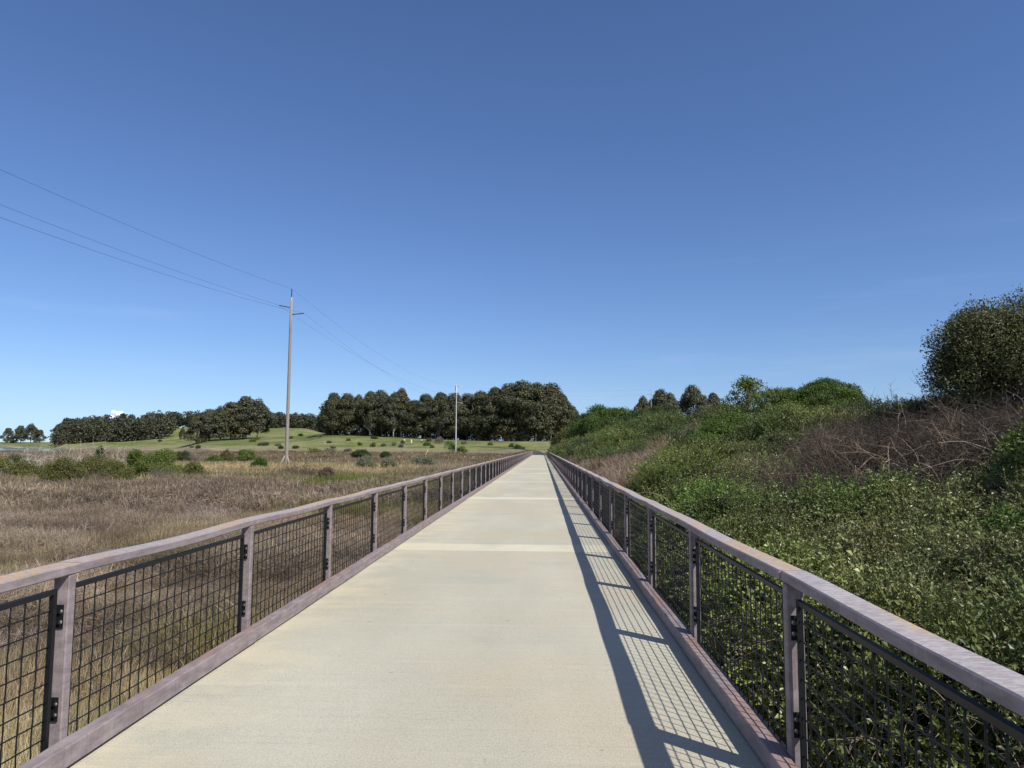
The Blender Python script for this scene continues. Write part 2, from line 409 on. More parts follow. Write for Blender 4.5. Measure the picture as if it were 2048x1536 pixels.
def railing(s, xp, y0, label, start):
    root = empty('bridge_railing', (xp, 0, 0), label, 'railing', rx=-FALL)
    pm = MB(); chamfer_box(pm, (0, -.03, -.35), (.088*s, .03, .983), .006); pm = pm.build('post', M['lumber'])
    fm, fmb = frame_mesh(s), frame_mesh(s, True)
    gm = [grid_mesh(s, k) for k in range(3)]
    ba, bb = bracket_mesh(s, 1), bracket_mesh(s, -1)
    N = int((DECK_END - .3 - y0)/BAY)
    for i in range(start, N+1):
        y = y0 + i*BAY
        o = obj('post', pm, root, (random.uniform(-.003, .003), y, 0)); o.rotation_euler = (random.uniform(-.003, .003), random.uniform(-.004, .004), 0)
        if i < N:
            near = i < 18
            p = obj('mesh_panel', fm if near else fmb, root, (0, y, random.uniform(-.006, .006)))
            obj('wire_grid', gm[i % 3], p)
            if near:
                for z in (.29, .77):
                    obj('bracket', ba, p, (0, .033, z)); obj('bracket', bb, p, (0, BAY-.033, z))
    k = start
    L2 = 2*BAY
    for j in range((N-start+1)//2 + 1):
        i = start + 2*j
        a = y0 + i*BAY + (.06 if j else -.04); b = min(y0 + (i+2)*BAY + .06, y0+N*BAY+.04)
        if b - a > .2:
            mb = beam(b-a-.004, 0, .136, .984, 1.038, .007, .010, .7, 100*s+j, s)
            obj('handrail_board', mb.build('handrail_board', M['rail']), root, (0, a, 0))
        i = start + 2*j - 1
        a = max(y0 + i*BAY - .05, y0+start*BAY-.05); b = min(y0 + (i+2)*BAY - .05, y0+N*BAY+.04)
        if b - a > .2:
            mb = beam(b-a-.004, -.0915, -.0018, .016, .126, .006, .0, .5, 300*s+j, s, top=.0012)
            obj('kerb_board', mb.build('kerb_board', M['kerb']), root, (0, a, random.uniform(-.002, .002)))
railing(-1, XL, 3.904, 'taupe bridge railing beside the brown marsh, its inner face in full sun', -4)
railing(1, XR, 3.908, 'taupe bridge railing beside the overgrown bank, throwing its shadow across the deck', -4)
# ------------------------------------------------------------------ plants: shared builders
def unit(v): return v/(np.linalg.norm(v, axis=-1, keepdims=True)+1e-9)
def rand_dir(n, r, up=0.):
    v = r.normal(0, 1, (n, 3)); v[:, 2] += up; return unit(v)
def leaves(mb, P, D, N, L, W, m=0, fold=.18):
    """one four-cornered, folded leaf per point; D along the leaf, N its upper side"""
    P = np.asarray(P, float); L = np.broadcast_to(L, (len(P),))[:, None]; W = np.broadcast_to(W, (len(P),))[:, None]
    D = unit(D); Sd = unit(np.cross(D, N)); N2 = np.cross(Sd, D)
    a = P; b = P + D*L*.45 + Sd*W*.5 + N2*W*fold; c = P + D*L; d = P + D*L*.45 - Sd*W*.5 + N2*W*fold
    V = np.stack([a, b, c, d], 1).reshape(-1, 3); k = np.arange(len(P))[:, None]*4
    mb.add(V, k + np.arange(4)[None], m)
def blades(mb, P, D, L, W, bend, m=0):
    """thin grass blades: a tapering strip of two faces bending over"""
    P = np.asarray(P, float); n = len(P); D = unit(D); bend = np.broadcast_to(bend, (n,))[:, None]; L = np.broadcast_to(L, (n,))[:, None]; W = np.broadcast_to(W, (n,))[:, None]
    h = unit(np.cross(D, rng.normal(0, 1, (n, 3)))); q = unit(np.cross(D, h))
    mid = P + D*L*.55 + q*L*bend*.25; tip = P + D*L*.95 + q*L*bend
    V = np.stack([P-h*W*.5, P+h*W*.5, mid+h*W*.4, mid-h*W*.4, tip+h*W*.08, tip-h*W*.08], 1).reshape(-1, 3)
    k = np.arange(n)[:, None]*6
    mb.add(V, np.concatenate([k+np.array([[0, 1, 2, 3]]), k+np.array([[3, 2, 4, 5]])]), m)
def arc(p, d, L, n, droop, r, wig=.0):
    P = [np.array(p, float)]; d = np.array(d, float)
    for k in range(n):
        d = d + np.array([0, 0, -droop/n]) + r.normal(0, wig, 3); d /= np.linalg.norm(d); P.append(P[-1] + d*L/n)
    return np.array(P)
def scatter(name, P, rot, scl, idx, tint, sources, label=None, cat=None):
    """countless small plants as ONE object: a point cloud that carries tufts or sprigs"""
    me = bpy.data.meshes.new(name); n = len(P)
    me.vertices.add(n); me.vertices.foreach_set('co', np.asarray(P, np.float32).ravel())
    for nm, ty, key, v in (('rot', 'FLOAT_VECTOR', 'vector', rot), ('scl', 'FLOAT', 'value', scl), ('idx', 'INT', 'value', idx)):
        a = me.attributes.new(nm, ty, 'POINT'); a.data.foreach_set(key, np.asarray(v, np.int32 if ty == 'INT' else np.float32).ravel())
    a = me.attributes.new('tint', 'FLOAT_COLOR', 'POINT')
    a.data.foreach_set('color', np.concatenate([tint, np.ones((n, 1))], 1).astype(np.float32).ravel())
    col = bpy.data.collections.new(name + '_kinds')
    for k, s in enumerate(sources):
        o = bpy.data.objects.new('%s_kind_%02d' % (name, k), s); col.objects.link(o)
    ng = bpy.data.node_groups.new(name, 'GeometryNodeTree')
    ng.interface.new_socket('Geometry', in_out='INPUT', socket_type='NodeSocketGeometry')
    ng.interface.new_socket('Geometry', in_out='OUTPUT', socket_type='NodeSocketGeometry')
    N = ng.nodes; gi = N.new('NodeGroupInput'); go = N.new('NodeGroupOutput')
    ip = N.new('GeometryNodeInstanceOnPoints'); ci = N.new('GeometryNodeCollectionInfo')
    ci.inputs['Collection'].default_value = col; ci.inputs['Separate Children'].default_value = True; ci.inputs['Reset Children'].default_value = True
    def attr(nm, ty):
        x = N.new('GeometryNodeInputNamedAttribute'); x.data_type = ty; x.inputs['Name'].default_value = nm; return x.outputs['Attribute']
    l = ng.links.new
    l(gi.outputs[0], ip.inputs['Points']); l(ci.outputs[0], ip.inputs['Instance']); ip.inputs['Pick Instance'].default_value = True
    l(attr('idx', 'INT'), ip.inputs['Instance Index'])
    e = N.new('FunctionNodeEulerToRotation'); l(attr('rot', 'FLOAT_VECTOR'), e.inputs[0]); l(e.outputs[0], ip.inputs['Rotation'])
    l(attr('scl', 'FLOAT'), ip.inputs['Scale']); l(ip.outputs[0], go.inputs[0])
    o = obj(name, me); o.modifiers.new('plants', 'NODES').node_group = ng
    return tag(o, label, cat, None, 'stuff')
W3 = (1., 1., 1.)
M['straw'] = leaf_mat('straw_blades', (.55, .46, .33), (1.0, .93, .76), .25, True, .8, .1)
M['twig'] = leaf_mat('dry_twigs', (.62, .55, .52), (1.0, .92, .86), .0, True, .9, .05)
M['leaf_t'] = leaf_mat('thicket_leaves', (.55, .62, .5), (1.05, 1.05, .95), .16, True, .42, .5)
M['cane'] = leaf_mat('bare_canes', (.7, .6, .58), (1.1, 1., .95), .0, True, .8, .15)
def tuft(seed, n, h, spread, w, bend, lean=.35, twig=0, mat='straw'):
    r = np.random.default_rng(seed); mb = MB()
    P = np.concatenate([r.normal(0, spread, (n, 2)), np.full((n, 1), -.03)], 1)
    D = np.concatenate([P[:, :2]/spread*lean*.5 + r.normal(0, lean*.5, (n, 2)), np.ones((n, 1))], 1)
    L = h*r.uniform(.45, 1., n)
    blades(mb, P, D, L, w*r.uniform(.7, 1.3, n), r.uniform(.0, bend, n))
    if twig:
        b = r.integers(0, n, twig); t = r.uniform(.35, .95, twig)[:, None]
        Q = P[b] + unit(D[b])*L[b][:, None]*t*.9
        blades(mb, Q, D[b]*.6 + r.normal(0, .7, (twig, 3)), h*r.uniform(.12, .3, twig), w*.8, .1)
    return mb.build('tuft', M[mat])
def sprig(seed, n, L, leaf, ratio, droop=.5, mat='leaf_t', nst=2, stem=True, up=.8):
    r = np.random.default_rng(seed); mb = MB()
    for s in range(nst):
        d = r.normal(0, .55, 3); d[2] = up
        P = arc((r.normal(0, .03), r.normal(0, .03), -.08), unit(d), L*r.uniform(.7, 1.1), 7, droop, r, .12)
        if stem: mb.tube(P, np.linspace(.004, .0015, len(P)), 3, 1, False)
        t = r.uniform(.15, 1, n)*(len(P)-1); i = np.minimum(t.astype(int), len(P)-2); f = (t-i)[:, None]
        Q = P[i]*(1-f) + P[i+1]*f; T = unit(P[i+1]-P[i])
        D = unit(T*.5 + rand_dir(n, r)*.9); N = unit(np.array([[.1, -.1, 1.]]) + r.normal(0, .5, (n, 3)))
        sz = leaf*r.uniform(.6, 1.25, n)
        leaves(mb, Q, D, N, sz, sz*ratio)
    return mb.build('sprig', [M[mat], M['cane']])
def cane_mesh(seed, L, n, rad, droop, side=0, wig=.1):
    r = np.random.default_rng(seed); mb = MB()
    for k in range(n):
        d = np.array([*r.normal(0, .9, 2), r.uniform(.3, 1.1)]); P = arc((r.normal(0, .08), r.normal(0, .08), -.1), unit(d), L*r.uniform(.5, 1.2), 9, droop*r.uniform(.5, 1.4), r, wig)
        mb.tube(P, np.linspace(rad, rad*.45, len(P)), 3, 0, False)
        for j in range(side):
            q = P[r.integers(2, len(P)-1)]; mb.tube(arc(q, rand_dir(1, r, .4)[0], L*r.uniform(.12, .35), 4, .5, r, wig), np.linspace(rad*.6, rad*.25, 5), 3, 0, False)
    return mb.build('cane', M['cane'])
def view_keep(P, margin=1.18):
    """drop plants far outside the field of view"""
    u = (P[:, 0]/np.maximum(P[:, 1], .5)); return (P[:, 1] > 1.2) & (u > -.76*margin) & (u < .69*margin)
def eul(n, tilt): return np.stack([rng.normal(0, tilt, n), rng.normal(0, tilt, n), rng.uniform(0, 6.283, n)], 1)
# ------------------------------------------------------------------ the marsh on the sunny side
def marsh():
    src = [tuft(k, 80, .42, .14, .0055, .35) for k in range(3)]                 # 0-2 dry grass, near
    src += [tuft(10+k, 30, .38, .12, .0045, .2, .5, 110) for k in range(3)]      # 3-5 twiggy pickleweed, near
    src += [tuft(20+k, 60, .6, .32, .018, .35) for k in range(2)]               # 6-7 grass for the middle distance
    src += [tuft(30+k, 30, .55, .35, .016, .2, .6, 110) for k in range(2)]       # 8-9 scrub for the middle distance
    src += [tuft(40+k, 40, .6, .7, .09, .3) for k in range(2)]                  # 10-11 far
    P = []; I = []; Sc = []
    def lay(n, y0, y1, lo, xm, pw):
        t = rng.uniform(0, 1, n)
        Y = (y0**(1-pw) + t*(y1**(1-pw)-y0**(1-pw)))**(1/(1-pw)) if pw != 1 else y0*(y1/y0)**t
        X = XL - .2 - rng.uniform(0, 1, n)**1.0*(np.maximum(.86*Y + (XL+.2)*0 - 2.0, 1.2))
        return X, Y
    out = []
    for (n, y0, y1, pw, kinds, s0, s1) in ((15000, 1.6, 12, .2, (0, 3), .8, 1.25), (30000, 10, 36, .5, (0, 3), .95, 1.5),
                                           (36000, 32, 110, .9, (6, 8), .8, 1.3), (26000, 100, 300, .9, (10, 10), .7, 1.2)):
        X, Y = lay(n, y0, y1, 0, 0, pw)
        dirt = fbm(X/2.2, Y/2.2, 31)
        wood = sstep(.44, .58, fbm(X/8, Y/6, 32) + .12*(dirt-.5))      # twiggy scrub against grass
        scrub = rng.uniform(0, 1, n) < np.clip(wood + .9*np.exp(-((Y-30)/12)**2)*(1-sstep(-17, -9, X)), 0, 1)
        if Y.min() > 90: scrub[:] = False
        scrub &= Y > 7 + 4*rng.uniform(0, 1, n)
        idx = np.where(scrub, kinds[1], kinds[0]) + rng.integers(0, 3 if kinds[0] == 0 else 2, n)
        # colours of the living and the dead growth
        c = np.tile(np.array([[.50, .445, .365]]), (n, 1))
        c = lerp(c, (.37, .36, .27), sstep(.4, .62, fbm(X/4, Y/3, 33)))
        c = np.where(scrub[:, None], np.array([[.41, .365, .345]]), c)
        c = lerp(c, (.28, .30, .13), sstep(.50, .64, fbm(X/3.2, Y/2.4, 34))*.85*(~scrub))
        pale = np.exp(-((Y-84)/17)**2)*sstep(-66, -46, X)*(1-sstep(-24, -10, X)); c = lerp(c, (.70, .61, .41), np.clip(pale*1.3, 0, 1)*(rng.uniform(0, 1, n) < .8))
        gp = np.exp(-((X+15.2)/2.6)**2-((Y-55)/3.2)**2) + .5*np.exp(-((X+27)/4)**2-((Y-61)/3)**2); c = lerp(c, (.20, .31, .06), np.clip(gp*1.6, 0, 1))
        far = sstep(100, 125, Y); m = np.tile(np.array([[.32, .28, .235]]), (n, 1)); m = lerp(m, (.35, .315, .225), sstep(.5, .7, fbm(X/22, Y/9, 35)))
        nr = sstep(-60, -30, X)*(1-sstep(150, 200, Y))*.6; m = lerp(m, (.40, .34, .25), nr*sstep(.4, .6, fbm(X/9, Y/9, 37)))
        c = c*(1-far[:, None]) + m*far[:, None]
        c = c*(.50 + .42*sstep(.3, .62, fbm(X/1.5, Y/1.3, 40)) + .38*sstep(.38, .62, fbm(X/5.5, Y/3.5, 43)))[:, None]
        c = c*rng.uniform(.62, 1.25, n)[:, None]*np.interp(Y, [4, 8, 16], [1.32, 1.25, 1.])[:, None]
        hgt = (.45 + 1.15*sstep(.3, .7, fbm(X/1.6, Y/1.6, 36)))*rng.uniform(s0, s1, n)*np.where(scrub, 1.12, .95)
        if Y.max() > 150: hgt *= np.interp(Y, [100, 300], [.8, 1.0])
        Z = ground(X, Y)
        Pk = np.stack([X, Y, Z], 1); ok = view_keep(Pk, 1.15) & (Y < np.interp(1084+1450*X/Y, [0, 330, 420, 600, 1100], [440, 380, 340, 290, 235]))
        out.append((Pk[ok], idx[ok], hgt[ok], c[ok]))
    # knee-high mauve grey scrub standing in drifts above the grass
    src += [tuft(60+k, 34, .85, .22, .011, .15, .7, 190, 'twig') for k in range(3)]         # 12-14
    n = 9000; Y = 9*(120/9.)**rng.uniform(0, 1, n); X = XL - .8 - rng.uniform(0, 1, n)*.84*Y
    dense = sstep(.46, .62, fbm(X/7, Y/6, 38) + .10*np.exp(-((Y-32)/14)**2)*(X < -9)); k = rng.uniform(0, 1, n) < dense*.9; X, Y = X[k], Y[k]; n = len(X)
    c = np.tile(np.array([[.40, .355, .335]]), (n, 1)); c = lerp(c, (.30, .25, .215), sstep(.4, .6, fbm(X/3, Y/3, 39))); c = lerp(c, (.24, .25, .13), (rng.uniform(0, 1, n) < .10).astype(float))
    Pk = np.stack([X, Y, ground(X, Y)], 1); ok = view_keep(Pk, 1.15)
    out.append((Pk[ok], (12 + rng.integers(0, 3, n))[ok], (rng.uniform(.6, 1.15, n)*np.interp(Y, [9, 20, 120], [.6, .85, 1.15]))[ok], (c*rng.uniform(.8, 1.2, n)[:, None])[ok]))
    P = np.concatenate([o[0] for o in out]); n = len(P)
    scatter('marsh_grass', P, eul(n, .10), np.concatenate([o[2] for o in out]), np.concatenate([o[1] for o in out]), np.concatenate([o[3] for o in out]), src,
            'dry brown and straw marsh grass with pickleweed filling the flat', 'grass')
marsh()
# ------------------------------------------------------------------ the overgrown bank on the shady side
BRAMBLE = np.array([(4.6, 15.2), (6.8, 12.0), (12.5, 9.8), (17, 20), (14, 27), (9.4, 25.5), (6.3, 20.5)])
DRYSTRIP = np.array([(1.6, 21), (3.0, 23), (5.4, 31), (11.5, 44), (11.0, 54), (5.5, 43), (3.6, 46), (2.8, 62), (1.6, 62)])
def inside(poly, X, Y):
    r = np.zeros(len(X), bool); n = len(poly)
    for i in range(n):
        x0, y0 = poly[i]; x1, y1 = poly[(i+1) % n]
        hit = ((y0 > Y) != (y1 > Y)) & (X < (x1-x0)*(Y-y0)/(y1-y0+1e-12) + x0); r ^= hit
    return r
def make_mounds():
    """the separate plants the cover is made of: x, y, radius, height, tint"""
    r = np.random.default_rng(77); L = []
    for (n, x0, x1, y0, y1, R0, R1, h) in ((300, 1.9, 10, 1.5, 19, .40, .95, .62), (300, 2.4, 17, 12, 34, .6, 1.2, .66), (300, 2, 17, 24, 62, .9, 2.0, .62), (260, 2.5, 18, 56, 195, 1.6, 3.6, .66)):
        x = r.uniform(x0, x1, n); y = r.uniform(y0, y1, n); R = R0*(R1/R0)**r.uniform(0, 1, n); R = np.minimum(R, np.maximum(x-1.85, .3))
        L.append(np.stack([x, y, R, R**.8*h*r.uniform(.6, 1.25, n)*np.where((x < 10) & (x > 3) & (y > 18), 1.55, 1.), r.uniform(.60, 1.42, n), r.uniform(0, 1, n)], 1))
    return np.concatenate(L)
MOUNDS = make_mounds()
def cover(X, Y):
    """height of the brush over the soil of the bank, its outward direction and the mound it belongs to"""
    n = len(X); best = np.zeros(n); who = np.zeros(n, int); gx = np.zeros(n); gy = np.zeros(n)
    for i, (mx, my, R, H, _, _) in enumerate(MOUNDS):
        k = np.where((np.abs(X-mx) < R) & (np.abs(Y-my) < R))[0]
        dx, dy = X[k]-mx, Y[k]-my; q = 1 - (dx*dx+dy*dy)/(R*R); ok = q > 0; k, dx, dy, q = k[ok], dx[ok], dy[ok], q[ok]
        h = H*np.sqrt(q)*(.8 + .4*vn(X[k]/(.35*R), Y[k]/(.35*R), i % 13)); b = h > best[k]; k = k[b]
        best[k] = h[b]; who[k] = i; gx[k] = dx[b]/R; gy[k] = dy[b]/R
    base = np.interp(X, [1.5, 2.1, 3.0, 6, 12], [.35, .5, .5, .28, .2])
    return base + best, who, gx, gy
def bank():
    leafy = [sprig(50+k, 30, .42, .035, .58) for k in range(3)] + [sprig(54, 13, .45, .060, .72)] + [sprig(56+k, 36, .36, .027, .55) for k in range(3)]
    fine = [sprig(60+k, 34, .5, .055, .42, .2, nst=2, up=1.3) for k in range(4)]
    canes = [cane_mesh(70+k, 1.2, 4, .0050, 2.7, 3, wig=.16) for k in range(3)] + [cane_mesh(75+k, .6, 9, .0042, 1.2, 2, wig=.22) for k in range(2)]
    dry = [cane_mesh(80+k, .8, 9, .006, .5, 4) for k in range(3)] + [tuft(85, 34, .7, .2, .012, .3, mat='straw')]
    sets = {'leafy_thicket': [], 'bramble_canes': [], 'shrub_cover': [], 'dry_brush': []}
    for (n, x0, x1, y0, y1) in ((60000, 1.62, 9.5, 1.5, 17), (34000, 2.2, 17, 9, 32), (30000, 1.65, 17, 22, 70), (34000, 1.7, 18, 60, 190)):
        X = x0 + (x1-x0)*rng.uniform(0, 1, n)**1.15; Y = rng.uniform(y0, y1, n) if y1 < 60 else y0*(y1/y0)**rng.uniform(0, 1, n)
        if y0 == 9: k = X > .30*Y - 1.0; X = X[k]; Y = Y[k]
        jx = X + 1.3*(fbm(X/1.5, Y/1.5, 51)-.5)*2; jy = Y + 1.8*(fbm(X/1.5+9, Y/1.5, 52)-.5)*2
        br = inside(BRAMBLE, jx, jy); dr = inside(DRYSTRIP, jx, jy)
        green2 = (~br) & (~dr) & (jy > 19.5)
        lf = (~br) & (~dr) & (~green2)
        hh, who, gx, gy = cover(X, Y)
        h = hh*np.where(br, .80, 1)*np.where(dr, .5, 1)
        Z = ground(X, Y) + h*(1 - .55*rng.uniform(0, 1, len(X))**2.)
        mt = MOUNDS[who, 4]; mh = MOUNDS[who, 5]
        th = np.arctan2(np.hypot(gx, gy), .75)*.8 + np.abs(rng.normal(0, .22, len(X))); ph = np.arctan2(gy, gx) + rng.normal(0, .45, len(X))
        lean = np.stack([rng.normal(0, .15, len(X)), th, ph], 1)
        hole = fbm(X/.8, Y/.8, 54)
        P = np.stack([X, Y, Z], 1); ok = view_keep(P, 1.12) & (((hole > .40) | (rng.uniform(0, 1, len(X)) < .25)) & (rng.uniform(0, 1, len(X)) < .22 + 1.1*sstep(.05, .45, (hh - np.interp(X, [1.5, 2.1, 3.0, 6, 12], [.35, .5, .5, .28, .2]))/np.maximum(MOUNDS[who, 3], .1)) + br*1. + dr*1.))
        patch = fbm(X/1.6, Y/1.6, 55); big = fbm(X/5, Y/5, 56)
        for nm, msk in (('leafy_thicket', lf), ('bramble_canes', br), ('shrub_cover', green2), ('dry_brush', dr)):
            k = np.where(msk & ok)[0]
            if len(k) == 0: continue
            m = len(k); x, y = X[k], Y[k]
            if nm == 'leafy_thicket':
                c = np.tile(np.array([[.128, .160, .052]]), (m, 1)); c = lerp(c, (.195, .208, .085), sstep(.42, .6, patch[k])); c = lerp(c, (.145, .225, .045), sstep(.55, .7, big[k]))
                near_rail = sstep(3.2, 2.0, x) if False else 1-sstep(2.0, 3.4, x); c = lerp(c, (.205, .25, .055), near_rail*.6)
                id_ = rng.integers(0, 7, m); id_ = np.where((id_ == 3) & (rng.uniform(0, 1, m) > .2 + .8*((x < 3.2) & (y < 8))), 0, id_); sc = rng.uniform(.8, 1.35, m)*np.interp(y, [0, 6, 20], [.85, 1., 1.15]); rt = lean[k] + np.stack([np.zeros(m), rng.normal(0, .3, m), rng.normal(0, .6, m)], 1)
            elif nm == 'bramble_canes':
                c = np.tile(np.array([[.080, .074, .060]]), (m, 1)); c = lerp(c, (.36, .31, .26), (rng.uniform(0, 1, m) < .12).astype(float)); c = lerp(c, (.094, .078, .060), sstep(.5, .65, patch[k])*.5)
                id_ = rng.integers(0, 5, m); sc = rng.uniform(.7, 1.25, m)*np.where((x > 10.5) & (rng.uniform(0, 1, m) < .97), .62, 1.); rt = np.stack([rng.normal(0, .75, m), rng.normal(0, .75, m), rng.uniform(0, 6.28, m)], 1)
            elif nm == 'shrub_cover':
                c = np.tile(np.array([[.122, .164, .046]]), (m, 1)); c = lerp(c, (.195, .220, .066), sstep(.42, .62, patch[k])); c = lerp(c, (.085, .120, .04), sstep(.5, .68, big[k]))
                c = lerp(c, (.22, .235, .055), sstep(.56, .66, fbm(x/9, y/14, 57))*.8*sstep(60, 75, y))
                id_ = rng.integers(0, 4, m); sc = rng.uniform(.75, 1.2, m)*np.interp(y, [20, 60, 180], [.95, 1.6, 2.6]); rt = lean[k]
            else:
                c = np.tile(np.array([[.32, .28, .245]]), (m, 1)); c = lerp(c, (.22, .17, .145), sstep(.45, .6, patch[k])); c = lerp(c, (.14, .15, .06), (rng.uniform(0, 1, m) < .18).astype(float))
                id_ = rng.integers(0, 4, m); sc = rng.uniform(.7, 1.2, m)*np.interp(y, [20, 60], [1., 1.5]); rt = eul(m, .25)
            c = c*np.where(nm in ('bramble_canes', 'dry_brush'), .5+.5*mt[k], mt[k])[:, None]
            if nm in ('leafy_thicket', 'shrub_cover'): c = c*(1 + (mh[k]-.5)[:, None]*np.array([[.26, .10, .22]]))
            sets[nm].append((P[k], rt, sc, id_, c*rng.uniform(.78, 1.2, m)[:, None]))
    # stray pale canes arching out of the leafy part
    n = 2600; X = rng.uniform(1.9, 9, n); Y = rng.uniform(2.5, 19, n); k = (~inside(BRAMBLE, X, Y)); X = X[k]; Y = Y[k]; n = len(X)
    P = np.stack([X, Y, ground(X, Y) + cover(X, Y)[0]*.85], 1)
    c = np.tile(np.array([[.42, .37, .28]]), (n, 1))*rng.uniform(.5, 1.1, n)[:, None]
    sets['bramble_canes'].append((P, eul(n, .3), rng.uniform(.5, .95, n)*.9, rng.integers(0, 5, n), c))
    lab = {'leafy_thicket': ('olive green leafy thicket just behind the railing', 'thicket', leafy), 'bramble_canes': ('bare purplish brown bramble canes tangled over the bank', 'brambles', canes),
           'shrub_cover': ('dense green shrub growth covering the long bank', 'shrubs', fine), 'dry_brush': ('greyish dead brush in a strip up the bank', 'brush', dry)}
    for nm, parts in sets.items():
        P, rt, sc, id_, c = [np.concatenate([p[i] for p in parts]) for i in range(5)]
        scatter(nm, P, rt, sc, id_, c, lab[nm][2], lab[nm][0], lab[nm][1])
bank()
# ------------------------------------------------------------------ trees and bushes, each a thing of its own
GUM = [leaf_mat('gum_leaves_%d' % k, a, b, .2, False, .5, .3) for k, (a, b) in enumerate((((.040, .047, .024), (.105, .108, .052)), ((.044, .047, .024), (.120, .114, .055)), ((.050, .055, .034), (.105, .108, .064))))]
BUSH = {
 'green': leaf_mat('bush_green', (.050, .095, .016), (.135, .20, .042), .28, False, .5, .3),
 'dark': leaf_mat('bush_dark', (.030, .055, .014), (.075, .105, .030), .25, False, .5, .3),
 'olive': leaf_mat('bush_olive', (.085, .095, .030), (.19, .19, .065), .25, False, .6, .2),
 'yellow': leaf_mat('bush_yellow', (.12, .135, .025), (.20, .21, .05), .3, False, .6, .2),
 'bright': leaf_mat('bush_bright', (.080, .120, .024), (.19, .24, .058), .3, False, .5, .3),
 'grey': leaf_mat('bush_grey', (.12, .105, .085), (.24, .21, .18), .1, False, .8, .1),
 'sage': leaf_mat('bush_sage', (.14, .15, .095), (.27, .27, .18), .2, False, .7, .1),
 'pale': leaf_mat('bush_pale', (.30, .27, .22), (.55, .50, .42), .0, False, .8, .1),
 'oak': leaf_mat('bush_oak', (.038, .046, .016), (.165, .17, .064), .2, False, .5, .3),
 'brown': leaf_mat('bush_brown', (.085, .065, .050), (.19, .15, .12), .1, False, .8, .1)}
def gum_meshes(seed, H, W, mat, low=.25, lobes=26, q=120, leaf=.62, trunks=1, lean=0.):
    """eucalyptus: pale trunk that forks, and a crown of separate foliage clumps with gaps between them"""
    r = np.random.default_rng(seed); t = MB(); c = MB(); cl = []
    for k in range(lobes):
        f = low + (1-low)*r.uniform(0, 1)**.8
        prof = math.sin(math.pi*min(1, (f-low)/(1-low)*.80 + .24))**.7
        a = r.uniform(0, 6.283); rr = W*.5*prof*r.uniform(.25, 1)**.6
        cl.append((rr*math.cos(a) + lean*f*H, rr*math.sin(a), f*H*.93))
    cl.append((lean*H, 0, H*.95)); cl.append((lean*H + W*.1, W*.08, H*.88))
    bases = [(r.normal(0, .05*W) if trunks > 1 else 0, r.normal(0, .05*W) if trunks > 1 else 0) for _ in range(trunks)]
    tops = []
    for b in bases:
        P = [np.array((b[0], b[1], -.6))]
        for k in range(6): P.append(np.array((b[0]*(1+k*.25) + lean*H*.7*(k+1)/6 + r.normal(0, .012*H), b[1]*(1+k*.25) + r.normal(0, .012*H), H*.72*(k+1)/6)))
        t.tube(P, np.linspace(.017*H, .006*H, 7), 7); tops.append(P)
    for (x, y, z) in cl[::2]:
        P = tops[r.integers(0, trunks)]; s = P[max(1, min(5, int(z/H*5.2 - r.uniform(.8, 1.8))))]; e = np.array((x, y, z))
        m = (s+e)/2 + np.array((0, 0, -.03*H)); t.tube([s, m, e], [.0065*H, .005*H, .0022*H], 5, cap=False)
    for (x, y, z) in cl:
        R = np.array([r.uniform(.12, .20)*W*1.2, r.uniform(.12, .20)*W*1.2, r.uniform(.06, .11)*H])
        n = int(q*r.uniform(.7, 1.3)); d = rand_dir(n, r, .25); rad = r.uniform(.25, 1., n)[:, None]**.35*r.uniform(.85, 1.10, n)[:, None]
        P = np.array((x, y, z)) + d*R*rad
        N = unit(d + np.array((0, 0, .45)) + r.normal(0, .35, (n, 3))); D = np.cross(N, r.normal(0, 1, (n, 3))) + np.array((0, 0, -.35))
        L = leaf*r.uniform(.6, 1.5, n); leaves(c, P, D, N, L, L*r.uniform(.45, .8, n), 0, .12)
    return t.build('trunk', M['palebark'] if seed % 2 else M['bark'], True), c.build('crown', mat)
def plant(name, loc, meshes, label, cat, group=None, s=1., rz=0., names=('trunk', 'crown'), sxy=1.):
    root = empty(name, loc, label, cat, group, rz=rz); root.scale = (s*sxy, s*sxy, s)
    for nm, me in zip(names, meshes): obj(nm, me, root)
    return root
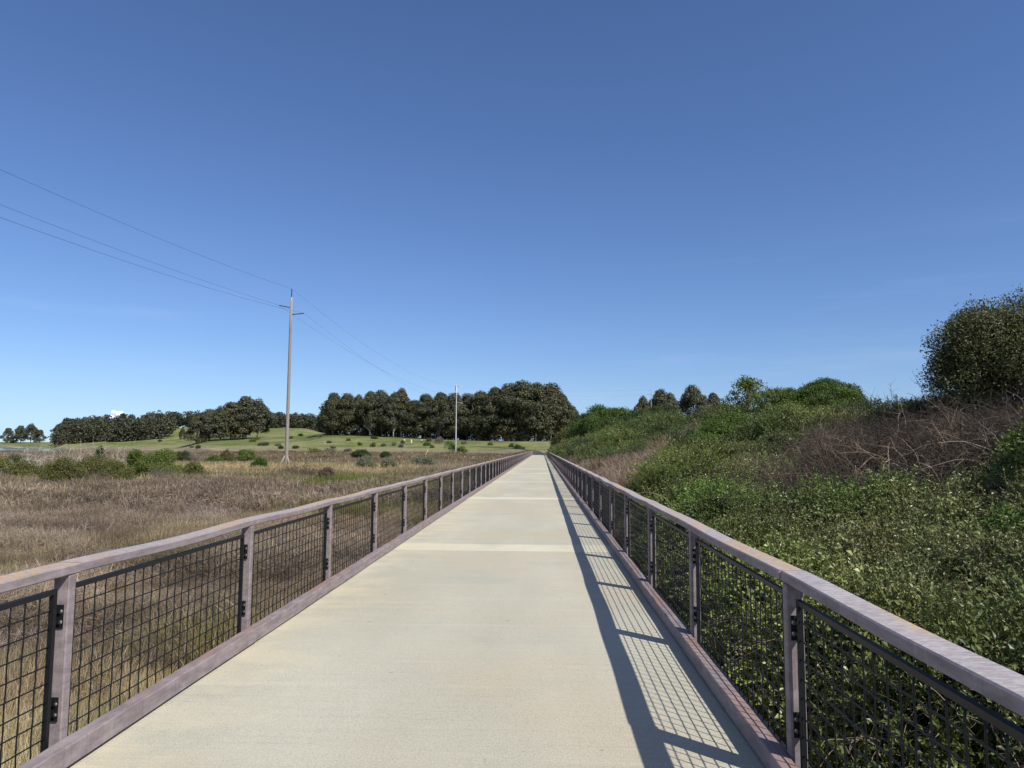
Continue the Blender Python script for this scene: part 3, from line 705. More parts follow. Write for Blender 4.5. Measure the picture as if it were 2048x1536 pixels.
def bush_meshes(seed, W, H, mat, leaf=.09, n=5000, lobes=9, twigs=14, tall=.0, open_=.0, ratio=.5, flat=.0, D=None, shell=.62, main=1.):
    """rounded shrub: leaf sprays over several unequal mounds, on a few bare stems"""
    r = np.random.default_rng(seed); c = MB(); t = MB(); D = D or W*.85
    L = [(0, 0, H*.52, W*.36*main, D*.36*main, H*.46*main)]
    for k in range(lobes):
        a = r.uniform(0, 6.283); q = r.uniform(.35, 1)*.5
        f = r.uniform(.22, .80)*(1-.55*(q*2)**2) + .06
        L.append((W*q*math.cos(a)*.78, D*q*math.sin(a)*.78, H*f, W*r.uniform(.14, .28), D*r.uniform(.14, .28), H*r.uniform(.17, .32)))
    tot = sum(l[3]*l[5] for l in L)
    for l in L:
        m = max(40, int(n*l[3]*l[5]/tot)); d = rand_dir(m, r, .35); rad = r.uniform(shell, 1.04, m)[:, None]
        rad = rad*(1 - .28*vn(d[:, 0]*3+seed, d[:, 1]*3+d[:, 2]*2, seed))[:, None]
        P = np.array(l[:3]) + d*np.array(l[3:])*rad; P[:, 2] = np.maximum(P[:, 2], -.05)
        keep = (vn(P[:, 0]/(W*.10), P[:, 2]/(H*.13) + P[:, 1]/(W*.1), seed+3) > open_); P, d = P[keep], d[keep]; m = len(P)
        up = unit(d*.7 + np.array((0, 0, .55)) + r.normal(0, .35, (m, 3)))
        for j in range(3):
            o = r.normal(0, leaf*.55, (m, 3)); Dj = unit(up*.5 + r.normal(0, .65, (m, 3))); N = unit(d + np.array((0, 0, .6)) + r.normal(0, .45, (m, 3)))
            S_ = leaf*r.uniform(.6, 1.3, m); leaves(c, P+o, Dj, N, S_, S_*ratio)
    for k in range(twigs):
        l = L[r.integers(0, len(L))]; e = np.array(l[:3]) + np.array((0, 0, l[5]*r.uniform(.3, 1.05 + tall))); s = np.array((e[0]*.2, e[1]*.2, -.1))
        m = (s*.5+e*.5) + r.normal(0, .04*W, 3); t.tube([s, m, e], np.array([.012, .008, .003])*max(W, H)**.6*1.3, 5, cap=False)
    return t.build('stem', M['bark'], True), c.build('foliage', mat)
def twig_meshes(seed, W, H, col='grey', n=60, rad=.012, side=7):
    """a leafless shrub: stems that fork into many thin twigs"""
    r = np.random.default_rng(seed); t = MB(); c = MB()
    for k in range(n):
        a = r.uniform(0, 6.283); q = r.uniform(0, 1)**.6*.22
        d = np.array((math.cos(a)*q*3.2, math.sin(a)*q*3.2, 1.)); P = arc((math.cos(a)*q*W*.5, math.sin(a)*q*W*.5, -.05), unit(d), H*r.uniform(.6, 1.05), 6, .25, r, .16)
        P[:, 0] = np.clip(P[:, 0], -W*.6, W*.6); (t if k % 4 == 0 else c).tube(P, np.linspace(rad, rad*.35, len(P)), 3, cap=False)
        for j in range(side):
            s = P[r.integers(2, len(P))]; c.tube(arc(s, rand_dir(1, r, .9)[0], H*r.uniform(.15, .4), 4, .1, r, .2), np.linspace(rad*.55, rad*.2, 5), 3, cap=False)
    return t.build('stem', BUSH[col]), c.build('twigs', BUSH[col])
def gz(x, y): return float(ground(x, y))
SB = ('stem', 'foliage'); ST = ('stem', 'twigs')
# --- shrubs standing in the marsh (x, y, width, height)
def shrubs():
    cat = 'shrub'; g = 'shrubs standing in the brown marsh'
    T = [
     ('J', -45.5, 59, 3.0, 1.7, 'yellow', 'yellow green shrub cut by the edge of the photo, beside the marsh thicket', .10, 4500),
     ('A', -41.2, 57, 3.9, 1.75, 'dark', 'dark green shrub at the open end of the marsh thicket, bare twigs over it', .11, 6000),
     ('B', -34.6, 51.5, 3.0, 1.75, 'olive', 'brownish olive shrub low in front of the bleached branches', .10, 5000),
     ('C', -36.2, 58, 3.6, 1.9, 'olive', 'sprawling yellowish green shrub in the middle of the marsh thicket', .11, 6000),
     ('D', -37.6, 60.5, .95, 2.7, 'dark', 'tall narrow dark shrub poking up above the marsh thicket', .10, 2600),
     ('E', -34.4, 60.5, 2.0, 2.3, 'green', 'upright green shrub between the narrow dark one and the rich green mound', .11, 4500),
     ('F', -32.4, 60, 3.9, 2.1, 'bright', 'large rounded rich green shrub, biggest of the marsh thicket', .11, 9500),
     ('H', -30.2, 51.6, 1.8, 1.05, 'olive', 'low olive mound in front of the rich green shrub', .09, 3600),
     ('L', -28.3, 58.5, 1.9, 1.25, 'olive', 'open olive green shrub standing alone in straw grass with its stems showing', .11, 2600),
     ('K', -57.4, 115, 3.0, 1.75, 'dark', 'dark green shrub with grey twigs on one side, at the edge of the brown flat', .17, 3000),
     ('M', -54.3, 119, 2.4, 1.0, 'green', 'low green shrub touching the olive brown one on the brown flat', .16, 2000),
     ('N', -54.0, 122.7, 2.0, 1.95, 'olive', 'olive brown shrub between two green ones on the brown flat', .16, 2200),
     ('O', -52.5, 127.8, 4.2, 2.05, 'bright', 'broad bright green shrub, widest on the brown flat', .18, 4000),
     ('P', -33.9, 86.5, 1.85, 1.2, 'green', 'small round green shrub in straw grass next to the wooden pole', .13, 2600),
     ('R', -41.1, 164.4, 4.8, 1.95, 'dark', 'dark domed shrub rising behind the pale sage bushes', .2, 3400),
     ('R2', -36.0, 166, 2.3, 1.5, 'dark', 'small dark shrub peeping over the pale sage bushes', .2, 1500),
     ('S1', -20.6, 84.7, 2.4, 1.7, 'sage', 'pale sage coloured bush nearest the dark domed shrub', .11, 3000),
     ('S2', -18.4, 86.5, 2.0, 1.4, 'sage', 'smaller pale sage bush on the bridge side of its twin', .11, 2400),
     ('S3', -16.0, 97, 3.2, 1.5, 'sage', 'pale grey green bush farther along the marsh below the guy wires', .13, 2600),
     ('X1', -39.0, 53.5, 2.8, 1.45, 'olive', 'low olive brown shrub between the dark and the brownish shrubs of the thicket', .10, 4500),
     ('X2', -32.8, 54.5, 2.4, 1.5, 'olive', 'yellow olive shrub filling the middle of the thicket in front of the sprawling one', .10, 4500),
     ('X3', -46.0, 62, 2.6, 1.8, 'dark', 'dark shrub partly behind the yellow green one at the photo edge', .11, 4000),
     ('Q2', -17.6, 58.5, 1.3, .9, 'brown', 'little dark brown bush behind the bright grass patch', .10, 1600)]
    for i, (k, x, y, w, h, m, lab, leaf, n) in enumerate(T):
        w *= 1.22; h = h*1.05 + .5
        me = bush_meshes(400+i, w, h, BUSH[m], leaf, int(n*.8) + 700, 8 if k != 'D' else 4, 12, open_=.22 if k in 'LKA' else .1)
        plant('shrub', (x, y, gz(x, y)), me, lab, cat, g, names=SB)
    TW = [('I1', -38.6, 55.5, 3.2, 2.9, 'pale', 'bleached bare branches standing out of the marsh thicket', 34, .02),
          ('I2', -38.9, 59.5, 2.0, 3.1, 'pale', 'pale leafless branches beside the tall narrow dark shrub', 22, .018),
          ('I3', -35.9, 59.8, 1.8, 3.0, 'pale', 'pale leafless branches just behind the upright green shrub', 22, .018),
          ('G', -30.9, 49.2, 3.2, 1.0, 'brown', 'dark brown twiggy shrub along the front foot of the marsh thicket', 120, .010),
          ('G2', -28.9, 54.5, 1.7, 1.2, 'grey', 'grey twiggy shrub against the rich green mound', 70, .010),
          ('K2', -55.4, 114.5, 1.9, 1.6, 'grey', 'grey leafless shrub clasping the dark green one on the brown flat', 60, .018),
          ('Q', -20.1, 61.6, 3.3, 1.15, 'brown', 'broad brown twiggy shrub between the wooden pole and the railing', 150, .011),
          ('Q3', -23.2, 66.5, 2.6, 1.0, 'brown', 'brown twiggy shrub nearest the foot of the wooden pole', 110, .012)]
    for i, (k, x, y, w, h, m, lab, n, rad) in enumerate(TW):
        plant('shrub', (x, y, gz(x, y)), twig_meshes(430+i, w*1.15, h*1.05+.35, m, int(n*1.3), rad), lab, cat, g, names=ST)
    g2 = 'shrubs dotting the green pasture'
    T2 = [(-33.4, 261, 6.6, 4.7, 'green', 'large dark green shrub around the foot of the grey steel pole'), (-28.5, 259.7, 3.3, 2.85, 'bright', 'lighter green shrub on the bridge side of the grey steel pole'),
          (-49.3, 349, 5.4, 3.8, 'grey', 'grey leafless looking shrub up the pasture behind the steel pole'), (-86.4, 271, 7.2, 2.3, 'olive', 'wide olive shrub at the pasture edge beside the wooden pole'),
          (-80.5, 274, 5.2, 1.9, 'sage', 'greyish shrub joined to the wide olive one at the pasture edge'), (-74.5, 277, 4.2, 1.6, 'grey', 'grey brown low shrub trailing off from the pasture edge shrubs'),
          (-120.3, 331, 2.6, 1.4, 'dark', 'small dark shrub on the pasture hard by the wooden pole'), (-113.0, 330, 3.2, 1.3, 'dark', 'flat dark shrub just past the wooden pole on the pasture'),
          (-167.5, 414, 4.2, 1.9, 'olive', 'olive shrub under the last trees of the hill clump'), (-143.7, 371, 7.0, 1.8, 'dark', 'long low dark shrub on the slope below the hill clump'),
          (-193.9, 395.5, 2.4, 1.65, 'grey', 'small grey shrub at the foot of the green slope, of a pair'), (-177.4, 369.4, 3.2, 1.8, 'dark', 'small dark shrub at the foot of the green slope, of a pair'),
          (-91.6, 393.6, 4.6, 1.7, 'dark', 'dark shrub highest on the pasture below the grove'), (-85.0, 336.8, 2.3, 1.2, 'green', 'small green shrub in the row across the pasture, first from the wooden pole'),
          (-75.7, 324.7, 2.8, 2.0, 'olive', 'olive shrub in the row across the pasture, second from the wooden pole'), (-72.2, 328.6, 2.6, 1.2, 'grey', 'greyish shrub in the row across the pasture, third from the wooden pole'),
          (-68.0, 331.5, 2.5, 1.8, 'sage', 'sage shrub in the row across the pasture, fourth from the wooden pole'), (-67.4, 350, 2.3, 1.3, 'brown', 'reddish brown shrub under the white marker post'),
          (-52.7, 330.7, 3.4, 1.8, 'green', 'green shrub on the pasture crossed by the guy wires'), (-47.2, 310.7, 1.7, 1.15, 'green', 'little round green shrub below the guy wires'),
          (-9.5, 282, 3.0, 1.9, 'dark', 'dark little shrub in dry grass before the asphalt path'), (-13.2, 318, 2.0, 1.6, 'green', 'small green bush by the asphalt path beside the white topped post'),
          ] + [(x, y, w, h, m, 'small low shrub scattered over the green slope') for x, y, w, h, m in ((-150, 430, 3., 1.3, 'olive'), (-158, 470, 4., 1.6, 'dark'), (-128, 415, 3.4, 1.3, 'grey'), (-118, 450, 4.2, 1.7, 'olive'), (-100, 372, 2.6, 1.1, 'olive'), (-104, 352, 2.2, 1.0, 'brown'), (-133, 362, 3.8, 1.2, 'sage'), (-175, 440, 3.6, 1.4, 'olive'), (-58, 372, 3.0, 1.2, 'olive'), (-38, 352, 3.4, 1.3, 'grey'), (-24, 338, 2.6, 1.1, 'olive'), (-62, 318, 2.2, 1.0, 'brown'), (-90, 310, 2.8, 1.1, 'sage'), (-230, 520, 4.2, 1.6, 'dark'), (-262, 540, 4.6, 1.7, 'olive'), (-300, 560, 4.0, 1.6, 'dark'))]
    for i, (x, y, w, h, m, lab) in enumerate(T2):
        if not m: continue
        plant('shrub', (x, y, gz(x, y)-.05), bush_meshes(460+i, w, h, BUSH[m], .38, 330, 7, 4, open_=.12, ratio=.6), lab, cat, g2, names=SB)
shrubs()
# --- eucalyptus grove in the middle, drawn with its front row as single trees
def grove():
    kinds = []
    for k in range(7):
        H = 25.; kinds.append((gum_meshes(500+k, H, (16, 13, 18, 14.5, 17, 13, 19)[k], GUM[k % 3], (.10, .27, .18, .30, .13, .24, .11)[k], 54, 250, .72, (1, 2, 1, 1, 2, 1, 3)[k], (0, .03, -.03, .02, 0, -.02, 0)[k])))
    g = 'eucalyptus trees of the central grove'
    # u (azimuth), y, height, kind, label
    T = [(662, 428, 25.5, 0, 'broad dark eucalyptus with foliage to the ground, at the open end of the grove'),
         (690, 430, 25.0, 4, 'rounded eucalyptus second from the open end of the grove'),
         (716, 432, 24.0, 1, 'slim eucalyptus before the first lit gap in the grove'),
         (738, 426, 26.5, 3, 'tall eucalyptus with a bare trunk just past the first lit gap'),
         (762, 428, 27.0, 2, 'eucalyptus with a domed top, fourth of the bare trunked row'),
         (786, 424, 26.0, 5, 'narrow eucalyptus among the bare trunks of the grove'),
         (803, 427, 28.5, 1, 'highest eucalyptus of the bare trunked half, spiky top'),
         (826, 430, 22.5, 3, 'shorter eucalyptus over the low gap of sky and grass'),
         (850, 424, 26.0, 6, 'wide eucalyptus right behind the guy wires'),
         (880, 420, 27.5, 0, 'rounded eucalyptus just before the grey steel pole'),
         (908, 418, 27.0, 4, 'eucalyptus directly behind the grey steel pole'),
         (935, 420, 26.5, 2, 'eucalyptus just past the grey steel pole'),
         (962, 414, 28.0, 6, 'big eucalyptus where the grove begins to climb'),
         (990, 408, 30.5, 0, 'tall dense eucalyptus two crowns before the summit of the grove'),
         (1018, 404, 32.0, 4, 'tall dense eucalyptus next to the summit of the grove'),
         (1045, 400, 33.0, 6, 'summit eucalyptus, highest and broadest of the grove'),
         (1074, 402, 32.5, 0, 'tall brownish eucalyptus straight above the end of the bridge'),
         (1103, 404, 32.0, 4, 'square shouldered eucalyptus before the grove drops'),
         (1126, 410, 26.0, 1, 'airy eucalyptus with sky through its crown on the falling edge'),
         (1146, 416, 20.0, 5, 'smaller airy eucalyptus at the low tail of the grove'),
         (1166, 420, 15.5, 2, 'last small eucalyptus of the grove, half hidden by the hedge')]
    r = np.random.default_rng(5)
    for u, y, h, k, lab in T:
        x = (u-1084)/1450*y
        plant('eucalyptus', (x, y, gz(x, y)-.1), kinds[k], lab, 'tree', g, h/25., r.uniform(0, 6.28))
    # the trees standing behind that row cannot be told apart
    c = MB(); t = MB()
    tr = [np.random.default_rng(900)]
    r2 = tr[0]
    for k in range(95):
        u = r2.uniform(650, 1160); y = r2.uniform(438, 500) if u < 830 else r2.uniform(430, 480); 
        if 826 < u < 840 or 714 < u < 719: continue
        x = (u-1084)/1450*y; z = gz(x, y); H = np.interp(u, [650, 760, 830, 900, 1000, 1060, 1110, 1160], [20, 23, 18, 24, 27, 28, 25, 13])*r2.uniform(.85, 1.0)
        t.tube([(x, y, z-.5), (x+r2.normal(0, .5), y, z+H*.75)], [.40, .15], 6, cap=False)
        for j in range(16):
            f = r2.uniform(.22, .95); a = r2.uniform(0, 6.28); rr = 5.2*math.sin(math.pi*min(1, f*.8+.2))**.6*r2.uniform(.2, 1)
            n = 70; d = rand_dir(n, r2, .2); P = np.array((x+rr*math.cos(a), y+rr*math.sin(a), z+f*H)) + d*np.array((2.5, 2.5, 2.1))*r2.uniform(.4, 1.1, n)[:, None]
            L = 1.1*r2.uniform(.6, 1.4, n); leaves(c, P, unit(d+r2.normal(0, .7, (n, 3))), unit(d+np.array((0, 0, .5))), L, L*.65)
    for k in range(330):
        u = r2.uniform(648, 1172); y = r2.uniform(428, 452) if u < 820 else r2.uniform(422, 446)
        if 832 < u < 838 or 716 < u < 720 and r2.uniform() < .7: continue
        x = (u-1084)/1450*y; z = gz(x, y); h = r2.uniform(1.5, 6.5) if u < 900 else r2.uniform(2, 9)
        n = 60; d = rand_dir(n, r2, .3); P = np.array((x, y, z+h*.5)) + d*np.array((2.4, 2.0, h*.55))*r2.uniform(.4, 1.05, n)[:, None]
        L = .95*r2.uniform(.6, 1.4, n); leaves(c, P, unit(d+r2.normal(0, .7, (n, 3))), unit(d+np.array((0, 0, .5))), L, L*.65)
    o = obj('woods', c.build('woods', GUM[1])); tag(o, 'dark mass of eucalyptus foliage filling the grove behind its front row', 'woods', None, 'stuff')
    s = obj('trunk', t.build('trunk', M['bark'], True), o)
    return kinds
KG = grove()
def clumps():
    k8 = [gum_meshes(540+k, 22., (17, 15, 19)[k], GUM[(k+2) % 3], (.10, .2, .06)[k], 32, 230, .9, (2, 1, 3)[k]) for k in range(3)]
    r = np.random.default_rng(6)
    g = 'trees of the clump on the green hill'
    for u, y, h, k, lab in [(384, 438, 17.0, 2, 'low spreading tree at the lower end of the hill clump'), (408, 440, 19.5, 0, 'dense dark tree, second from the lower end of the hill clump'),
                            (432, 446, 21.0, 1, 'tree in the middle of the hill clump where its roofline dips'), (455, 452, 24.0, 2, 'tree just before the summit of the hill clump'),
                            (482, 458, 27.0, 0, 'summit tree of the hill clump, broad rounded crown'), (508, 466, 25.0, 1, 'thin topped tree at the upper end of the hill clump')]:
        x = (u-1084)/1450*y; plant('hill_tree', (x, y, gz(x, y)-.1), k8[k], lab, 'tree', g, h/22., r.uniform(0, 6.28))
    x, y = (353-1084)/1450*541, 541; plant('hill_tree', (x, y, gz(x, y)-.1), k8[1], 'single small slender tree alone on the green slope', 'tree', None, 10.5/22., 1., sxy=.62)
    g = 'trees of the clump across the water'
    for u, y, h, k, lab in [(-12, 835, 18, 2, 'waterside tree cut by the edge of the photo'), (14, 838, 20.5, 0, 'waterside tree with the lower half of its crown spread wide'), (36, 842, 22.5, 1, 'tallest of the trees across the water'), (55, 840, 15.5, 2, 'smallest of the trees across the water, facing the gap of sky')]:
        x = (u-1084)/1450*y; plant('waterside_tree', (x, y, gz(x, y)-.1), k8[k], lab, 'tree', g, h/22., r.uniform(0, 6.28))
    x, y = (102-1084)/1450*612, 612; plant('waterside_tree', (x, y, gz(x, y)-.2), k8[2], 'low dark tree on the shore below the far wood', 'tree', None, 9./22., 2.)
    g = 'dark eucalyptus trees beyond the bank'
    for u, y, h, k, lab in [(1283, 300, 20.6, 1, 'slender eucalyptus beside the far pole, rising over the hedge'), (1318, 310, 24.0, 3, 'rounded twin topped eucalyptus just past the far pole'), (1340, 312, 22.5, 5, 'lower crown leaning on the twin topped eucalyptus'),
                            (1386, 320, 25.8, 2, 'tallest and roundest eucalyptus over the bank hedge'), (1424, 322, 23.0, 5, 'narrow eucalyptus next to the roundest one over the hedge'), (1444, 330, 19.0, 0, 'low eucalyptus crown nearest the pale green sapling')]:
        x = (u-1084)/1450*y; plant('eucalyptus', (x, y, gz(x, y)-.1), KG[k], lab, 'tree', g, h/25., r.uniform(0, 6.28), sxy=.85)
    # the woods on the ridges: a mass nobody could count
    for nm, lab, areas in (('woods', 'far dark wood covering the hill above the water', ((92, 330, 600, 760, 150, 17),)),
                           ('woods', 'dark wooded ridge along the skyline behind the green hill', ((290, 540, 850, 960, 110, 17), (520, 665, 790, 900, 95, 15)))):
        c = MB()
        for (u0, u1, y0, y1, n, H0) in areas:
            for k in range(n):
                u = r.uniform(u0, u1); y = r.uniform(y0, y1)
                if nm == 'woods' and u < 330 and y < np.interp(u, [92, 150, 300, 330], [625, 605, 598, 615]): y += 25
                x = (u-1084)/1450*y; z = gz(x, y); H = H0*r.uniform(.75, 1.2)*(np.interp(u, [88, 120, 330], [.75, 1, 1.0]) if u1 == 330 else 1)
                for j in range(11):
                    f = r.uniform(.12, .95); a = r.uniform(0, 6.28); rr = 6.*math.sin(math.pi*min(1, f*.75+.25))**.6*r.uniform(.1, 1)
                    m = 34; d = rand_dir(m, r, .3); P = np.array((x+rr*math.cos(a), y+rr*math.sin(a), z+f*H)) + d*np.array((2.6, 2.6, 2.0))*r.uniform(.5, 1.1, m)[:, None]
                    L = 1.7*r.uniform(.6, 1.4, m); leaves(c, P, unit(d+r.normal(0, .7, (m, 3))), unit(d+np.array((0, 0, .5))), L, L*.7)
        o = obj(nm, c.build(nm, GUM[2])); tag(o, lab, 'woods', None, 'stuff')
clumps()
# --- bushes and trees on the bank
def bank_plants():
    g = 'bushes along the overgrown bank'
    def b(x, y, w, h, m, lab, leaf, n, seed, dz=0., name='bush', **kw):
        kw.setdefault('main', .74)
        plant(name, (x, y, gz(x, y)+dz), bush_meshes(seed, w, h, BUSH[m], leaf, n, **kw), lab, 'bush', g, names=SB)
    b(15.1, 24.0, 6.2, 4.75, 'oak', 'large dark evergreen bush towering on top of the brambles', .085, 46000, 700, .35, lobes=34, twigs=60, open_=.16, main=.62, shell=.5, tall=.12)
    b(18.0, 26.0, 5.2, 5.0, 'oak', 'dark evergreen bush cut by the photo edge behind its larger neighbour', .085, 24000, 701, .2, lobes=24, twigs=24, open_=.10, main=.75, shell=.45)
    b(13.9, 36.0, 5.9, 3.1, 'green', 'smooth domed green bush on the crest behind the leafy slope', .085, 44000, 702, -.3, lobes=6, twigs=8, open_=.0, shell=.86, main=1.)
    b(12.4, 36.0, 5.4, 2.5, 'bright', 'bright leafy bush in front of the domed one', .085, 24000, 703, -.1, lobes=14, twigs=10, open_=.08)
    b(10.0, 34.0, 5.0, 1.9, 'green', 'rich green bush halfway up the slope below the sapling', .08, 22000, 704, -.1, lobes=14, twigs=8, open_=.10)
    b(7.6, 29.5, 4.2, 2.7, 'green', 'dark green bush low on the slope beside the dead brush', .075, 18000, 705, -.2, lobes=12, twigs=8, open_=.12)
    b(4.3, 23.0, 3.2, 1.8, 'bright', 'fresh green bush nearest the railing where the dead brush starts', .055, 9000, 706, -.25, lobes=12, twigs=8, open_=.10)
    b(6.0, 25.5, 3.4, 2.0, 'green', 'green bush just above the fresh green one', .055, 8000, 718, -.25, lobes=12, twigs=8, open_=.10)
    b(9.2, 27.8, 3.2, 1.9, 'bright', 'sunny yellow green bush between the brambles and the mid slope bushes', .055, 9000, 721, -.2, lobes=12, twigs=8, open_=.08)
    b(12.3, 31.0, 3.4, 1.7, 'olive', 'olive green bush under the domed bush at the top of the brambles', .06, 8000, 722, -.2, lobes=12, twigs=8, open_=.08)
    b(8.3, 37.0, 3.4, 2.0, 'dark', 'dark bush in the hollow above the dead brush', .07, 8000, 723, -.2, lobes=12, twigs=8, open_=.10)
    b(9.9, 41.0, 3.6, 2.0, 'bright', 'light green bush at the foot of the sapling', .08, 7000, 724, -.2, lobes=12, twigs=8, open_=.08)
    b(7.4, 10.6, 2.8, 2.2, 'bright', 'broad leaved bright green bush at the photo edge below the brambles', .065, 6500, 707, -.2, lobes=14, twigs=12, open_=.14, ratio=.62)
    b(6.1, 8.6, 2.3, 1.7, 'green', 'broad leaved green bush under the bright one at the photo edge', .055, 6500, 708, -.2, lobes=14, twigs=12, open_=.14, ratio=.62)
    b(9.1, 12.6, 2.8, 2.2, 'bright', 'sunlit green bush right against the brambles at the photo edge', .065, 5000, 709, -.2, lobes=12, twigs=10, open_=.14, ratio=.62)
    b(10.6, 112, 11.5, 7.7, 'green', 'big rounded leafy bush on the hedge line, tallest along the bank', .26, 26000, 710, -.4, lobes=20, twigs=8, open_=.05)
    b(10.0, 128, 11, 7.2, 'dark', 'dark bush standing behind the tallest rounded one', .26, 15000, 711, -.4, lobes=12, twigs=6, open_=.12)
    b(13.6, 96, 11, 6.0, 'dark', 'dark brownish green bush on the hedge below the far pole', .22, 16000, 712, -.6, lobes=12, twigs=6, open_=.10)
    b(13.4, 82, 12.5, 3.5, 'bright', 'long smooth green bush forming the highest stretch of the hedge', .17, 16000, 713, -.7, lobes=12, twigs=6, open_=.06)
    b(8.6, 150, 9.5, 7.6, 'olive', 'olive green bush towards the far end of the hedge', .29, 13000, 714, -.4, lobes=10, twigs=6, open_=.12)
    b(6.6, 172, 8.5, 6.6, 'olive', 'olive bush at the far end of the hedge', .30, 12000, 715, -.3, lobes=10, twigs=6, open_=.12)
    b(4.6, 188, 5.0, 5.2, 'dark', 'dark bush closing the hedge where the asphalt begins', .30, 8000, 716, -.2, lobes=9, twigs=6, open_=.10)
    b(4.8, 140, 5.0, 3.4, 'sage', 'pale feathery bush low beside the far railing', .19, 9000, 717, -.1, lobes=9, twigs=10, open_=.10)
    b(8.4, 215, 9.0, 7.2, 'olive', 'bush behind the dark one that closes the hedge', .38, 9000, 719, -.2, lobes=10, twigs=6, open_=.12)
    # the pale green sapling
    x, y = 11.9, 42.0
    r = np.random.default_rng(720); c = MB(); t = MB()
    t.tube([(0, 0, -.4), (.05, 0, .8), (-.05, .05, 1.8), (-.1, 0, 2.9)], [.07, .06, .04, .02], 7)
    for k in range(46):
        z = r.uniform(.5, 2.75); a = r.uniform(0, 6.28); q = r.uniform(.3, 1.6)*math.sin(math.pi*min(1, .25+z/4.2)); e = np.array((q*math.cos(a)-.05, q*math.sin(a), z+.25)); s = np.array((0, 0, max(.3, z-.5)))
        t.tube([s, (s+e)/2+np.array((0, 0, .05)), e], [.022, .014, .006], 4, cap=False)
        m = 95; d = rand_dir(m, r, .3); P = e + d*np.array((.34, .34, .27))*r.uniform(.2, 1.1, m)[:, None]
        L = .12*r.uniform(.6, 1.3, m); leaves(c, P, unit(d+r.normal(0, .6, (m, 3))), unit(d+np.array((0, 0, .6))), L, L*.55)
    plant('sapling', (x, y, gz(x, y)-.1), (t.build('trunk', M['palebark'], True), c.build('crown', BUSH['bright'])), 'slender pale green sapling with an open ragged crown', 'tree', None, 1.2)
    g = 'dead shrubs on the bank'
    for i, (x, y, w, h, m, lab, n, rad) in enumerate([
        (5.2, 36.0, 2.4, 1.6, 'grey', 'pale grey leafless shrub at the foot of the dead brush', 130, .010), (3.6, 33.0, 2.0, 1.2, 'brown', 'brown leafless shrub between the pale grey one and the railing', 110, .009),
        (9.4, 30.0, 2.6, 1.3, 'grey', 'greyish dry shrub where brambles give way to green', 120, .009), (11.0, 28.6, 2.4, 1.2, 'sage', 'pale dry grassy shrub under the crest beside the brambles', 120, .009), (10.4, 46.5, 2.4, 1.6, 'brown', 'brown dead shrub at the top of the dead brush near the sapling', 90, .012)]):
        plant('shrub', (x, y, gz(x, y)), twig_meshes(740+i, w, h, m, n, rad), lab, 'shrub', g, names=ST)
    g = 'dry weed stalks on the skyline'
    for i, (x, y, h, lab) in enumerate([(11.6, 24.5, 1.75, 'tall dry weed stalk alone on the bramble skyline'), (13.1, 23.2, 1.5, 'dry weed stalk close under the dark evergreen bush')]):
        r = np.random.default_rng(760+i); c = MB(); t = MB(); t.tube(arc((0, 0, 0), (0, 0, 1), h, 6, -.0, r, .04), np.linspace(.009, .004, 7), 4)
        for k in range(26): 
            s = np.array((r.normal(0, .02), 0, h*r.uniform(.35, .98))); c.tube(arc(s, unit(np.array((r.normal(0, 1), r.normal(0, 1), 1.))), r.uniform(.1, .3), 4, .1, r, .1), np.linspace(.004, .0015, 5), 3, cap=False)
        plant('weed_stalk', (x, y, gz(x, y)+.5), (t.build('stem', BUSH['grey']), c.build('twigs', BUSH['grey'])), lab, 'weed', g, names=ST)
bank_plants()
